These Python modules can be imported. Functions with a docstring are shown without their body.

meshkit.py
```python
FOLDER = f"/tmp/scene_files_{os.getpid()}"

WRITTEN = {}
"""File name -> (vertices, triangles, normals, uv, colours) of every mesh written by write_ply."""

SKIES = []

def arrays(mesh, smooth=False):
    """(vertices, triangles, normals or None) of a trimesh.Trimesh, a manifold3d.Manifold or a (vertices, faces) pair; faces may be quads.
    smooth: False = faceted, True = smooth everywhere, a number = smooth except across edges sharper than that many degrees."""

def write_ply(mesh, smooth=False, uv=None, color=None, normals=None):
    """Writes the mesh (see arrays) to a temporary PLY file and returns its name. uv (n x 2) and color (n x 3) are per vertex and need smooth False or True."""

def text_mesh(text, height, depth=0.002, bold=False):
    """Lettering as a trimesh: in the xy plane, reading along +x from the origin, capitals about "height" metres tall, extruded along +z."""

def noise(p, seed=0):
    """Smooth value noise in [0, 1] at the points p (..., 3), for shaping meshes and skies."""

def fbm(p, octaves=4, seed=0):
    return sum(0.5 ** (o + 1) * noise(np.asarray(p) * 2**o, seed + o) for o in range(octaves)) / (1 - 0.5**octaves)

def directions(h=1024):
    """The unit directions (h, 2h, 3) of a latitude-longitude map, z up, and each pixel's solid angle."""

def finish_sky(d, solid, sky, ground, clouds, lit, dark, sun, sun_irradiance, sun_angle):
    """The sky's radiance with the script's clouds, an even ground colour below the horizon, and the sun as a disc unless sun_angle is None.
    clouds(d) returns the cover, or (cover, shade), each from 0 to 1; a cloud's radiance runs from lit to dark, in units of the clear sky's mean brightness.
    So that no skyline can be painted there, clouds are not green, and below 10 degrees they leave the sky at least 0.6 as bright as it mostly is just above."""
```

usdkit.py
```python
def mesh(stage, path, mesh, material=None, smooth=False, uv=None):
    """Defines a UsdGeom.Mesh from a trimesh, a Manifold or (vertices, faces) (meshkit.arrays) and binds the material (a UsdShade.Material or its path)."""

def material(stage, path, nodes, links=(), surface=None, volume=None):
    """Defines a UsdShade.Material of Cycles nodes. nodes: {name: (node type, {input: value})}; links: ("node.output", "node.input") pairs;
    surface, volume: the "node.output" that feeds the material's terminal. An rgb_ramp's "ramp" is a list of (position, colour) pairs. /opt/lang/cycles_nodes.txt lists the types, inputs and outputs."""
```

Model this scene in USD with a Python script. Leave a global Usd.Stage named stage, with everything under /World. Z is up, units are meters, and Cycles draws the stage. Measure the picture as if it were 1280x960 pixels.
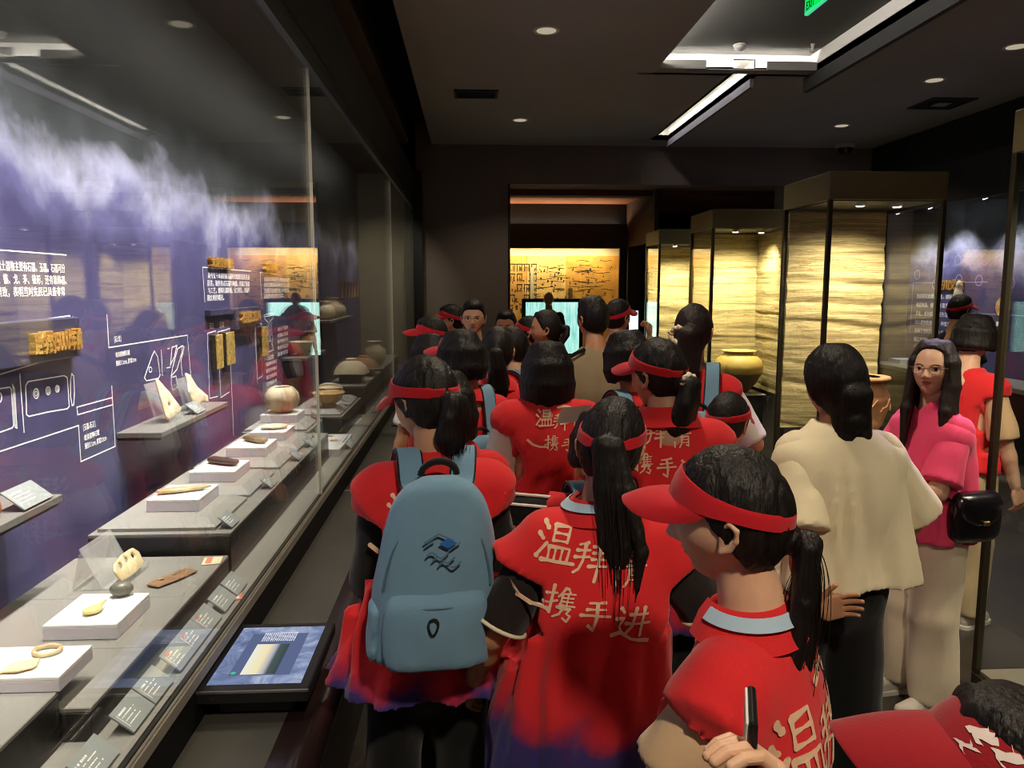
import math, random, numpy as np, trimesh, usdkit, meshkit, manifold3d as m3, glob
from pxr import Usd, UsdGeom, UsdLux, UsdShade, Gf, Sdf
from shapely.geometry import Polygon, LineString, MultiPolygon, box as sbox, Point
from shapely.ops import unary_union
from shapely import affinity
from scipy.interpolate import griddata, LinearNDInterpolator, NearestNDInterpolator

stage = Usd.Stage.CreateInMemory()
UsdGeom.SetStageUpAxis(stage, 'Z')
UsdGeom.Xform.Define(stage, '/World')
UsdGeom.Scope.Define(stage, '/World/Looks')
R_ = random.Random(7)
RNG = np.random.default_rng(11)

# ------------------------------------------------------------------ camera
CAM = np.array([0., 0., 1.75])
PSI, PIT = math.radians(3.08), math.radians(7.125)
fw = np.array([math.sin(PSI)*math.cos(PIT), math.cos(PSI)*math.cos(PIT), -math.sin(PIT)])
rt = np.array([math.cos(PSI), -math.sin(PSI), 0.])
up = np.cross(rt, fw)
cam = UsdGeom.Camera.Define(stage, '/World/camera')
mtx = Gf.Matrix4d(*rt, 0, *up, 0, *(-fw), 0, *CAM, 1)
cam.AddTransformOp().Set(mtx)
cam.CreateHorizontalApertureAttr(36.0)
cam.CreateVerticalApertureAttr(27.0)
cam.CreateFocalLengthAttr(36.0*960/1280)
cam.CreateClippingRangeAttr(Gf.Vec2f(0.05, 200))
cam.CreateExposureAttr(0.0)

def at(px, py, ax, val):
    r = fw + rt*(px-640)/960 - up*(py-480)/960
    i = 'xyz'.index(ax)
    return CAM + r*(val-CAM[i])/r[i]

# ------------------------------------------------------------------ lights (lamps of the place, plus an added strip in the next room)
L_ALL = 1.0
def rect_light(path, pos, direction, w, h, inten, col):
    l = UsdLux.RectLight.Define(stage, path)
    l.CreateWidthAttr(w); l.CreateHeightAttr(h); l.CreateIntensityAttr(inten*L_ALL); l.CreateColorAttr(Gf.Vec3f(*col))
    orient(l, pos, direction); return l
def orient(l, pos, direction):
    z = -np.asarray(direction, float); z /= np.linalg.norm(z)
    a = np.array([0, 1., 0]) if abs(z[1]) < .9 else np.array([1., 0, 0])
    x = np.cross(a, z); x /= np.linalg.norm(x); y = np.cross(z, x)
    UsdGeom.Xformable(l).AddTransformOp().Set(Gf.Matrix4d(*x, 0, *y, 0, *z, 0, *[float(v) for v in pos], 1))
def spot(path, pos, target, inten, col, angle=40, soft=.6, radius=.03):
    l = UsdLux.SphereLight.Define(stage, path)
    l.CreateRadiusAttr(radius); l.CreateIntensityAttr(inten*L_ALL); l.CreateColorAttr(Gf.Vec3f(*col))
    sh = UsdLux.ShapingAPI.Apply(l.GetPrim()); sh.CreateShapingConeAngleAttr(angle); sh.CreateShapingConeSoftnessAttr(soft)
    orient(l, pos, np.asarray(target, float)-np.asarray(pos, float)); return l

# ------------------------------------------------------------------ scene helpers
used = {}
def numbered(path):
    n = used.get(path, 0); used[path] = n+1
    return path if n == 0 else f'{path}_{n:03d}'
def tag(p, label=None, cat=None, group=None, kind=None):
    p = p.GetPrim() if hasattr(p, 'GetPrim') else p
    for k, v in (('label', label), ('category', cat), ('group', group), ('kind', kind)):
        if v: p.SetCustomDataByKey(k, v)
    return p
def thing(name, label, cat, loc=(0, 0, 0), rotz=0, group=None):
    x = UsdGeom.Xform.Define(stage, numbered('/World/'+name))
    x.AddTranslateOp().Set(Gf.Vec3d(*map(float, loc)))
    if rotz: x.AddRotateZOp().Set(float(rotz))
    return tag(x, label, cat, group)
def obj(name, mesh, mat, parent=None, smooth=False, uv=None):
    base = '/World' if parent is None else str(parent.GetPath())
    return usdkit.mesh(stage, numbered(base+'/'+name), mesh, mat, smooth, uv).GetPrim()
def copy_of(src, loc, rotz, label, group=None):
    was = src.GetCustomData(); name = src.GetName()
    x = UsdGeom.Xform.Define(stage, numbered('/World/'+name))
    p = x.GetPrim()
    p.GetReferences().AddInternalReference(src.GetPath()); p.SetInstanceable(True)
    xf = UsdGeom.Xformable(p); xf.ClearXformOpOrder()
    t = xf.GetTranslateOp() if hasattr(xf, 'GetTranslateOp') and xf.GetTranslateOp() else xf.AddTranslateOp()
    t.Set(Gf.Vec3d(*map(float, loc)))
    ops = [t]
    ra = p.GetAttribute('xformOp:rotateZ')
    r = UsdGeom.XformOp(ra) if ra and ra.IsValid() else xf.AddRotateZOp()
    r.Set(float(rotz)); ops.append(r)
    xf.SetXformOpOrder(ops)
    return tag(p, label, was['category'], group or was.get('group'))

def cat_(*ms):
    vs, fs, n = [], [], 0
    for m in ms:
        v, f, _ = meshkit.arrays(m)
        vs.append(v); fs.append(f+n); n += len(v)
    return trimesh.Trimesh(np.vstack(vs), np.vstack(fs), process=False)
def box(x0, x1, y0, y1, z0, z1):
    m = trimesh.creation.box([abs(x1-x0), abs(y1-y0), abs(z1-z0)])
    m.apply_translation([(x0+x1)/2, (y0+y1)/2, (z0+z1)/2]); return m
def rbox(x0, x1, y0, y1, z0, z1, r=.004, seg=8):
    """box with rounded edges"""
    s = m3.Manifold.sphere(r, seg)
    pts = [s.translate([x, y, z]) for x in (x0+r, x1-r) for y in (y0+r, y1-r) for z in (z0+r, z1-r)]
    return m3.Manifold.batch_hull(pts)
def cbox(x0, x1, y0, y1, z0, z1, c=.004):
    """box with chamfered edges"""
    P = []
    for sx in (0, 1):
        for sy in (0, 1):
            for sz in (0, 1):
                p = [(x0, x1)[sx], (y0, y1)[sy], (z0, z1)[sz]]
                d = [c*(1-2*s) for s in (sx, sy, sz)]
                for k in range(3):
                    q = [p[i]+(d[i] if i != k else 0) for i in range(3)]
                    P.append(q)
    return m3.Manifold.hull_points(np.array(P, float))
def lathe(profile, n=48):
    return trimesh.creation.revolve(np.array(profile, float), sections=n)
def cyl(p0, p1, r, n=16):
    return trimesh.creation.cylinder(radius=r, segment=[p0, p1], sections=n)
def tube(pts, rad, n=8):
    pts = np.asarray(pts, float); rad = np.broadcast_to(rad, (len(pts),)).astype(float)
    T = np.gradient(pts, axis=0); T /= np.linalg.norm(T, axis=1, keepdims=True)+1e-12
    a = np.cross(T, [0.31, .2, .93]); a /= np.linalg.norm(a, axis=1, keepdims=True)+1e-12
    b = np.cross(T, a); an = np.arange(n)*2*np.pi/n
    v = pts[:, None]+rad[:, None, None]*(np.cos(an)[None, :, None]*a[:, None]+np.sin(an)[None, :, None]*b[:, None])
    k = len(pts); f = []
    for i in range(k-1):
        for j in range(n):
            q = [i*n+j, i*n+(j+1) % n, (i+1)*n+(j+1) % n, (i+1)*n+j]
            f += [[q[0], q[1], q[2]], [q[0], q[2], q[3]]]
    v = v.reshape(-1, 3); c0, c1 = len(v), len(v)+1
    v = np.vstack([v, pts[:1], pts[-1:]])
    for j in range(n):
        f += [[c0, (j+1) % n, j], [c1, (k-1)*n+j, (k-1)*n+(j+1) % n]]
    return trimesh.Trimesh(v, f, process=False)
def grid_mesh(P, close_u=False):
    """P (a,b,3) grid -> open sheet"""
    a, b = P.shape[:2]; f = []
    ia = np.arange(a if close_u else a-1); ib = np.arange(b-1)
    I, J = np.meshgrid(ia, ib, indexing='ij'); I2 = (I+1) % a
    q = np.stack([I*b+J, I2*b+J, I2*b+J+1, I*b+J+1], -1).reshape(-1, 4)
    f = np.vstack([q[:, [0, 1, 2]], q[:, [0, 2, 3]]])
    return trimesh.Trimesh(P.reshape(-1, 3), f, process=False)
def shell(Po, Pi, close_u=False):
    """solid between two grids of the same shape (outer, inner)"""
    a, b = Po.shape[:2]
    o, i = grid_mesh(Po, close_u), grid_mesh(Pi, close_u)
    n = a*b; F = [o.faces, i.faces[:, ::-1]+n]
    rows = np.arange(a if close_u else a-1)
    for r in rows:
        s = (r+1) % a
        for (c, fl) in ((0, 0), (b-1, 1)):
            q = [r*b+c, s*b+c, s*b+c+n, r*b+c+n]
            t = [[q[0], q[2], q[1]], [q[0], q[3], q[2]]]
            F.append(np.array(t if not fl else [x[::-1] for x in t]))
    if not close_u:
        for (r, fl) in ((0, 0), (a-1, 1)):
            for c in range(b-1):
                q = [r*b+c, r*b+c+1, r*b+c+1+n, r*b+c+n]
                t = [[q[0], q[1], q[2]], [q[0], q[2], q[3]]]
                F.append(np.array(t if not fl else [x[::-1] for x in t]))
    return trimesh.Trimesh(np.vstack([o.vertices, i.vertices]), np.vstack(F), process=False)
def extr(poly, h, to=None):
    gs = [g for g in getattr(poly, 'geoms', [poly]) if g.geom_type == 'Polygon' and g.area > 1e-9]
    m = trimesh.util.concatenate([trimesh.creation.extrude_polygon(g, h, engine='earcut') for g in gs])
    if to is not None: m.apply_transform(to)
    return m
def frame_mat(o, x, y):
    """4x4 placing local x, y (and their cross product) at o"""
    x = np.asarray(x, float); y = np.asarray(y, float); z = np.cross(x, y)
    T = np.eye(4); T[:3, 0], T[:3, 1], T[:3, 2], T[:3, 3] = x, y, z, o
    return T

# ------------------------------------------------------------------ lettering
try:
    from PIL import Image, ImageDraw, ImageFont
    _cjk = glob.glob('/opt/blender-*/*/datafiles/fonts/Noto Sans CJK Regular.woff2')[0]
    _fonts = {}
    def _font(s):
        if s not in _fonts: _fonts[s] = ImageFont.truetype(_cjk, s)
        return _fonts[s]
    _font(40)
except Exception:
    _cjk = None
def text_poly(text, height, size=44, bold=0):
    """lettering as a shapely shape, baseline at the origin, reading along +x, height in metres"""
    if _cjk is None:
        return unary_union([sbox(i*height, 0, (i+.8)*height, height) for i in range(len(text))])
    font = _font(size)
    x0, y0, x1, y1 = font.getbbox(text, anchor='ls', stroke_width=bold)
    im = Image.new('L', (x1-x0+8, y1-y0+8))
    ImageDraw.Draw(im).text((4-x0, 4-y0), text, 255, font, anchor='ls', stroke_width=bold)
    on = np.pad(np.asarray(im) > 110, ((0, 0), (1, 1))).astype(np.int8)
    rows, st = np.nonzero(np.diff(on, axis=1) == 1)
    en = np.nonzero(np.diff(on, axis=1) == -1)[1]
    from shapely import box as vb, union_all
    g = union_all(vb(st, -rows-1, en, -rows)).buffer(.3).simplify(.6)
    s = height/(size*.86)
    return affinity.affine_transform(g, [s, 0, 0, s, -4*s, (4-y0)*s])

# ------------------------------------------------------------------ materials
def lin(c):
    if isinstance(c, str):
        c = [int(c[i:i+2], 16)/255 for i in (1, 3, 5)]
        return tuple(x/12.92 if x <= .04045 else ((x+.055)/1.055)**2.4 for x in c)
    return tuple(c)
_mats = {}
def M(name, col, rough=.6, metal=0., spec=.5, var=None, bump=None, sheen=0., coat=0., stretch=(1, 1, 1), **kw):
    """principled material; var=(scale, other colour, amount), bump=(scale, strength, distance)"""
    if name in _mats: return _mats[name]
    N = {'p': ('principled_bsdf', dict(base_color=lin(col), roughness=rough, metallic=metal, specular_ior_level=spec, sheen_weight=sheen, coat_weight=coat, **kw))}
    K = []
    if var or bump:
        N['tc'] = ('texture_coordinate', {})
        N['mp'] = ('mapping', {'scale': stretch}); K.append(('tc.object', 'mp.vector'))
    if var:
        N['n1'] = ('noise_texture', {'scale': var[0], 'detail': 4}); K.append(('mp.vector', 'n1.vector'))
        N['r1'] = ('rgb_ramp', {'ramp': [(.35, lin(col)), (.68, tuple(np.array(lin(col))*(1-var[2])+np.array(lin(var[1]))*var[2]))]})
        K += [('n1.fac', 'r1.fac'), ('r1.color', 'p.base_color')]
    if bump:
        N['n2'] = ('noise_texture', {'scale': bump[0], 'detail': 3}); K.append(('mp.vector', 'n2.vector'))
        N['b'] = ('bump', {'strength': bump[1], 'distance': bump[2]})
        K += [('n2.fac', 'b.height'), ('b.normal', 'p.normal')]
    _mats[name] = usdkit.material(stage, '/World/Looks/'+name, N, K, surface='p.BSDF')
    return _mats[name]
def emit(name, col, strength):
    if name not in _mats:
        _mats[name] = usdkit.material(stage, '/World/Looks/'+name, {'e': ('emission', {'color': lin(col), 'strength': strength})}, [], surface='e.emission')
    return _mats[name]
def pane(name, tint=(.97, .98, .975), ior=1.5):
    if name not in _mats:
        _mats[name] = usdkit.material(stage, '/World/Looks/'+name, {
            't': ('transparent_bsdf', {'color': tint}), 'g': ('glossy_bsdf', {'color': (1, 1, 1), 'roughness': .004}),
            'geo': ('geometry', {}), 'io': ('mix_float', {'a': ior, 'b': 1/ior}),
            'f': ('fresnel', {}), 'm': ('mix_closure', {})},
            [('geo.backfacing', 'io.fac'), ('io.result', 'f.IOR'), ('f.fac', 'm.fac'), ('t.BSDF', 'm.closure1'), ('g.BSDF', 'm.closure2')], surface='m.closure')
    return _mats[name]
GLASS = pane('case_glass')
ACRYL = usdkit.material(stage, '/World/Looks/clear_acrylic', {'t': ('transparent_bsdf', {'color': (.96, .97, .95)}), 'd': ('diffuse_bsdf', {'color': (.85, .85, .82)}), 'g': ('glossy_bsdf', {'roughness': .05}),
    'm': ('mix_closure', {'fac': .16}), 'm2': ('mix_closure', {'fac': .08})}, [('t.BSDF', 'm.closure1'), ('d.BSDF', 'm.closure2'), ('m.closure', 'm2.closure1'), ('g.BSDF', 'm2.closure2')], surface='m2.closure')
BLACK = M('black_paint', '#0b0b0b', .5, var=(3, '#151413', .6))
CASEGREY = M('case_grey_laminate', '#7b786f', .55, var=(2.5, '#858278', .6), bump=(160, .06, .002))
LEDGE = M('ledge_laminate', '#403e38', .42, var=(3, '#4a4841', .7), bump=(140, .05, .002))
RAIL = M('rail_lacquer', '#241816', .2, spec=.6, bump=(9, .25, .006))
CEIL = M('ceiling_paint', '#8f8a86', .9, var=(.9, '#99948f', .6), bump=(60, .05, .003))
SLABG = M('slab_grey', '#918e85', .5, var=(5, '#86847b', .5))
WSIDE = M('acrylic_milky_side', '#d6d1d6', .2)
WHITE = M('white_acrylic', '#f1eee8', .25, subsurface_weight=.15, subsurface_scale=.01)
CARD = M('caption_card_grey', '#868b87', .45)
INK = M('white_print', '#efece4', .6)
GOLD = M('gold_leaf_letters', '#e2b25a', .4, metal=.45, bump=(120, .8, .004), var=(60, '#9a6420', .7))

# ------------------------------------------------------------------ soft modelling: a distance field on a grid, meshed by surface nets
def snets(D, lo, h):
    S = D < 0
    n = np.array(D.shape)
    c = [S[i:n[0]-1+i, j:n[1]-1+j, k:n[2]-1+k] for i in (0, 1) for j in (0, 1) for k in (0, 1)]
    cnt = sum(x.astype(np.int8) for x in c)
    act = (cnt > 0) & (cnt < 8)
    idx = -np.ones(act.shape, int); ci = np.argwhere(act); idx[act] = np.arange(len(ci))
    acc = np.zeros((len(ci), 3)); num = np.zeros(len(ci))
    co = [(i, j, k) for i in (0, 1) for j in (0, 1) for k in (0, 1)]
    V = [D[ci[:, 0]+i, ci[:, 1]+j, ci[:, 2]+k] for i, j, k in co]
    for a in range(8):
        for b in range(a+1, 8):
            d = np.abs(np.array(co[a])-np.array(co[b]))
            if d.sum() != 1: continue
            m = (V[a] < 0) != (V[b] < 0)
            t = V[a]/np.where(m, V[a]-V[b], 1)
            p = np.array(co[a])+t[:, None]*(np.array(co[b])-np.array(co[a]))
            acc[m] += p[m]; num[m] += 1
    verts = lo+h*(ci+acc/num[:, None])
    F = []
    for ax in range(3):
        o = [x for x in range(3) if x != ax]
        s0 = [slice(1, None)]*3; s0 = [slice(1, n[i]-1) for i in range(3)]
        s0[ax] = slice(0, n[ax]-1); s1 = list(s0); s1[ax] = slice(1, n[ax])
        A, B = S[tuple(s0)], S[tuple(s1)]
        e = np.argwhere(A != B)
        if not len(e): continue
        base = e.copy(); base[:, o[0]] += 1; base[:, o[1]] += 1
        fl = A[tuple(e.T)]
        q = []
        for (u, v) in ((-1, -1), (0, -1), (0, 0), (-1, 0)):
            cc = base.copy(); cc[:, o[0]] += u; cc[:, o[1]] += v
            q.append(idx[cc[:, 0], cc[:, 1], cc[:, 2]])
        q = np.stack(q, 1)
        if ax == 1: fl = ~fl
        q[~fl] = q[~fl][:, ::-1]
        F += [q[:, [0, 1, 2]], q[:, [0, 2, 3]]]
    return trimesh.Trimesh(verts, np.vstack(F), process=False)

class Field:
    def __init__(s, lo, hi, h):
        s.h = h; s.lo = np.asarray(lo, float)
        s.n = np.ceil((np.asarray(hi, float)-s.lo)/h).astype(int)+1
        s.D = np.full(s.n, 1.0)
        s.ax = [s.lo[i]+h*np.arange(s.n[i]) for i in range(3)]
    def _sl(s, a, b):
        sl = []
        for i in range(3):
            i0 = int(np.clip(np.floor((a[i]-s.lo[i])/s.h), 0, s.n[i])); i1 = int(np.clip(np.ceil((b[i]-s.lo[i])/s.h)+1, 0, s.n[i]))
            sl.append(slice(i0, i1))
        return tuple(sl)
    def _pts(s, sl):
        return np.meshgrid(*[s.ax[i][sl[i]] for i in range(3)], indexing='ij', sparse=True)
    def _put(s, sl, d, k, op):
        cur = s.D[sl]
        if cur.size == 0: return
        if op == 'sub':
            d = -d
            if k > 0:
                hh = np.maximum(k-np.abs(cur-d), 0)/k; s.D[sl] = np.maximum(cur, d)+hh*hh*k/4
            else: s.D[sl] = np.maximum(cur, d)
        else:
            if k > 0:
                hh = np.maximum(k-np.abs(cur-d), 0)/k; s.D[sl] = np.minimum(cur, d)-hh*hh*k/4
            else: s.D[sl] = np.minimum(cur, d)
    def cone(s, a, ra, b=None, rb=None, k=0., sc=(1, 1, 1), op='add'):
        """round cone from a to b; sc squashes the axes"""
        a = np.asarray(a, float); b = a if b is None else np.asarray(b, float); rb = ra if rb is None else rb
        sc = np.asarray(sc, float); m = max(ra, rb); mg = k+2.5*s.h
        sl = s._sl(np.minimum(a, b)-m/sc-mg, np.maximum(a, b)+m/sc+mg)
        X, Y, Z = s._pts(sl)
        v = (b-a)*sc; L = v@v+1e-12
        px, py, pz = (X-a[0])*sc[0], (Y-a[1])*sc[1], (Z-a[2])*sc[2]
        t = np.clip((px*v[0]+py*v[1]+pz*v[2])/L, 0, 1)
        d = np.sqrt((px-t*v[0])**2+(py-t*v[1])**2+(pz-t*v[2])**2)-(ra+(rb-ra)*t)
        s._put(sl, d, k, op); return s
    def ell(s, c, r, k=0., op='add'):
        c = np.asarray(c, float); r = np.asarray(r, float); mg = k+2.5*s.h
        sl = s._sl(c-r-mg, c+r+mg); X, Y, Z = s._pts(sl)
        q = np.sqrt(((X-c[0])/r[0])**2+((Y-c[1])/r[1])**2+((Z-c[2])/r[2])**2)
        s._put(sl, (q-1)*r.min(), k, op); return s
    def chain(s, P, R, k=0., sc=(1, 1, 1)):
        for i in range(len(P)-1): s.cone(P[i], R[i], P[i+1], R[i+1], k, sc)
        return s
    def plane(s, n, o, k=0.):
        """keep the side that n points away from"""
        n = np.asarray(n, float); n = n/np.linalg.norm(n); X, Y, Z = s._pts((slice(None),)*3)
        d = (X-o[0])*n[0]+(Y-o[1])*n[1]+(Z-o[2])*n[2]
        if k > 0:
            hh = np.maximum(k-np.abs(s.D-d), 0)/k; s.D = np.maximum(s.D, d)+hh*hh*k/4
        else: s.D = np.maximum(s.D, d)
        return s
    def rough(s, amp, freq, seed=0, band=.06, octaves=3):
        """displace the surface by noise"""
        m = np.abs(s.D) < band
        i = np.argwhere(m); p = s.lo+s.h*i
        s.D[m] += amp*(meshkit.fbm(p*np.asarray(freq, float)+17.3, octaves, seed)-.5)*2
        return s
    def mesh(s):
        D = s.D.copy()
        for i in range(3):
            sl = [slice(None)]*3
            for e in (0, -1): sl[i] = e; D[tuple(sl)] = np.maximum(D[tuple(sl)], s.h*.5)
        return snets(D, s.lo, s.h)

def poly_sd(poly, X, Y):
    """signed distance to a polygon ring on a 2D grid"""
    P = np.asarray(poly, float); Q = np.roll(P, -1, 0)
    d = np.full(X.shape, 9.); ins = np.zeros(X.shape, bool)
    for a, b in zip(P, Q):
        v = b-a; t = np.clip(((X-a[0])*v[0]+(Y-a[1])*v[1])/(v@v+1e-12), 0, 1)
        d = np.minimum(d, np.hypot(X-a[0]-t*v[0], Y-a[1]-t*v[1]))
        c = (a[1] > Y) != (b[1] > Y)
        with np.errstate(all='ignore'):
            ins ^= c & (X < (b[0]-a[0])*(Y-a[1])/(b[1]-a[1])+a[0])
    return np.where(ins, -d, d)
def stone(outline, th, h=.004, r=.006, amp=.002, holes=(), seed=1):
    """a worn stone tool: the outline in x, y with rounded edges, th thick"""
    P = np.asarray(outline, float); lo = P.min(0)-.012; hi = P.max(0)+.012
    f = Field([*lo, -th/2-.01], [*hi, th/2+.01], h)
    X, Y = np.meshgrid(f.ax[0], f.ax[1], indexing='ij')
    d2 = poly_sd(P, X, Y)
    for hx, hy, hr in holes: d2 = np.maximum(d2, hr-np.hypot(X-hx, Y-hy))
    tz = th/2*np.clip(.35+np.sqrt(np.clip(-d2, 0, None)/.03)*.65, .35, 1)
    a = d2[:, :, None]+r; b = np.abs(f.ax[2])[None, None]-tz[:, :, None]+r
    f.D = np.minimum(np.maximum(a, b), 0)+np.sqrt(np.maximum(a, 0)**2+np.maximum(b, 0)**2)-r
    f.rough(amp, (60, 60, 60), seed, .02)
    return f.mesh()
# ------------------------------------------------------------------ the room
ZC = 3.6
WALLP = M('wall_brown_paint', '#6e625a', .88, var=(1.2, '#776a60', .6), bump=(40, .08, .003))
def struct(name, mesh, mat, parent=None, smooth=False):
    p = obj(name, mesh, mat, parent, smooth)
    return tag(p, kind='structure') if parent is None else p

FLOORM = M('floor_vinyl', '#38342f', .3, var=(1.5, '#453f38', .6), bump=(50, .05, .002))
struct('floor', box(-1.6, 6.3, -3.2, 15.2, -.08, 0), FLOORM)
hole = unary_union([sbox(1.60, 2.6, 2.985, 6.87), sbox(2.30, 6.8, 2.50, 9.85)])
cpoly = sbox(-.49, -3.2, 5.5, 10.3).difference(hole)
ceil = struct('ceiling', extr(cpoly, .06, trimesh.transformations.translation_matrix([0, 0, ZC])), CEIL)
DARKC = M('ceiling_black', '#161413', .9)
CEIL2 = M('recess_grey_paint', '#504e49', .9)
CWHITE = M('cove_white_paint', '#d9d5cc', .8)
obj('ceiling_slot', cat_(box(-.8, -.49, -3.2, 10.3, ZC+.3, ZC+.34), box(-.5, -.49, -3.2, 10.3, ZC+.06, ZC+.3), box(-.81, -.80, -3.2, 10.3, ZC+.06, ZC+.3)), DARKC, ceil)
obj('ceiling_strip', box(-1.6, -.79, -3.2, 10.3, ZC, ZC+.06), M('ceiling_brown', '#5a4a3f', .9), ceil)
RT = 3.765   # recess top
obj('recess_ceiling', box(1.42, 3.05, 2.55, 6.95, RT, RT+.05), CEIL2, ceil)
obj('recess_wall', box(2.985, 3.03, 2.6, 6.92, ZC, RT), CWHITE, ceil)
obj('recess_wall', cat_(box(1.46, 2.30, 6.87, 6.91, ZC, RT), box(2.5, 2.985, 6.87, 6.91, ZC, RT), box(2.30, 2.50, 6.87, 6.91, ZC+.13, RT)), CWHITE, ceil)
obj('recess_wall', box(1.42, 1.46, 2.55, 6.92, ZC+.06, RT), CEIL2, ceil)
obj('recess_wall', box(1.42, 3.0, 2.52, 2.6, ZC, RT), CEIL2, ceil)
obj('recess_ledge', cat_(box(1.6, 2.02, 6.73, 6.75, ZC+.004, ZC+.075), box(2.55, 2.985, 6.73, 6.75, ZC+.004, ZC+.075), box(1.6, 2.985, 6.75, 6.87, ZC+.004, ZC+.012)), M('cove_grey', '#8a8680', .8), ceil)
obj('slot_wall', box(2.5, 2.53, 6.88, 9.87, ZC, ZC+.13), CWHITE, ceil)
obj('slot_wall', box(2.27, 2.30, 6.88, 9.87, ZC, ZC+.13), CWHITE, ceil)
obj('slot_wall', box(2.27, 2.53, 9.85, 9.88, ZC, ZC+.13), CWHITE, ceil)
obj('slot_ceiling', box(2.27, 2.53, 6.88, 9.88, ZC+.13, ZC+.16), CWHITE, ceil)
obj('recess_fascia', box(2.985, 3.03, 2.6, 7.0, ZC-.115, ZC+.0), M('fascia_dark', '#2c2b29', .7), ceil)
obj('slot_fascia', box(2.5, 2.53, 7.0, 9.95, ZC-.075, ZC+.0), M('fascia_grey', '#5b5663', .8), ceil)
# concealed LED battens in the recess and in the slot
LED = emit('led_strip', '#fff6e8', 9.)
def led(name, m, label):
    t = thing(name, label, 'light'); obj('diffuser', m, LED, t); return t
t = led('led_batten', box(1.465, 1.49, 2.8, 6.75, ZC+.07, ZC+.09), 'long white LED strip hidden in the left pocket of the ceiling recess')
obj('channel', box(1.46, 1.466, 2.8, 6.75, ZC+.06, ZC+.10), DARKC, t)
t = led('led_batten', box(2.302, 2.315, 6.95, 9.8, ZC+.09, ZC+.11), 'narrow white LED strip hidden inside the ceiling slot')
obj('channel', box(2.30, 2.303, 6.95, 9.8, ZC+.085, ZC+.115), DARKC, t)
rect_light('/World/led_batten/light', (1.495, 4.8, ZC+.085), (1, 0, .12), .03, 3.8, 75., (1, .96, .9))
t = led('led_batten', box(1.62, 2.97, 6.785, 6.80, ZC+.013, ZC+.02), 'short white LED strip behind the far ledge of the ceiling recess'); FARLED = str(t.GetPath())
obj('channel', box(1.61, 2.98, 6.775, 6.785, ZC+.013, ZC+.024), DARKC, t)
rect_light(FARLED+'/light', (2.3, 6.80, ZC+.024), (0, .35, 1), 1.3, .02, 60., (1, .96, .9))
t = led('led_batten', box(.0, 2.5, 12.90, 12.93, 2.76, 2.775), 'added unseen warm light strip on top of the mural showcase'); BL_ = str(t.GetPath()); obj('channel', box(-.02, 2.52, 12.89, 12.94, 2.745, 2.76), DARKC, t)  # unseen strip, added to brighten the next-room ceiling
rect_light(BL_+'/light', (1.25, 12.91, 2.785), (0, -.55, 1), 2.4, .03, 60., (1, .60, .32))
rect_light('/World/led_batten_001/light', (2.32, 8.4, ZC+.10), (1, 0, -.2), .025, 2.8, 20., (1, .97, .92))

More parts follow.
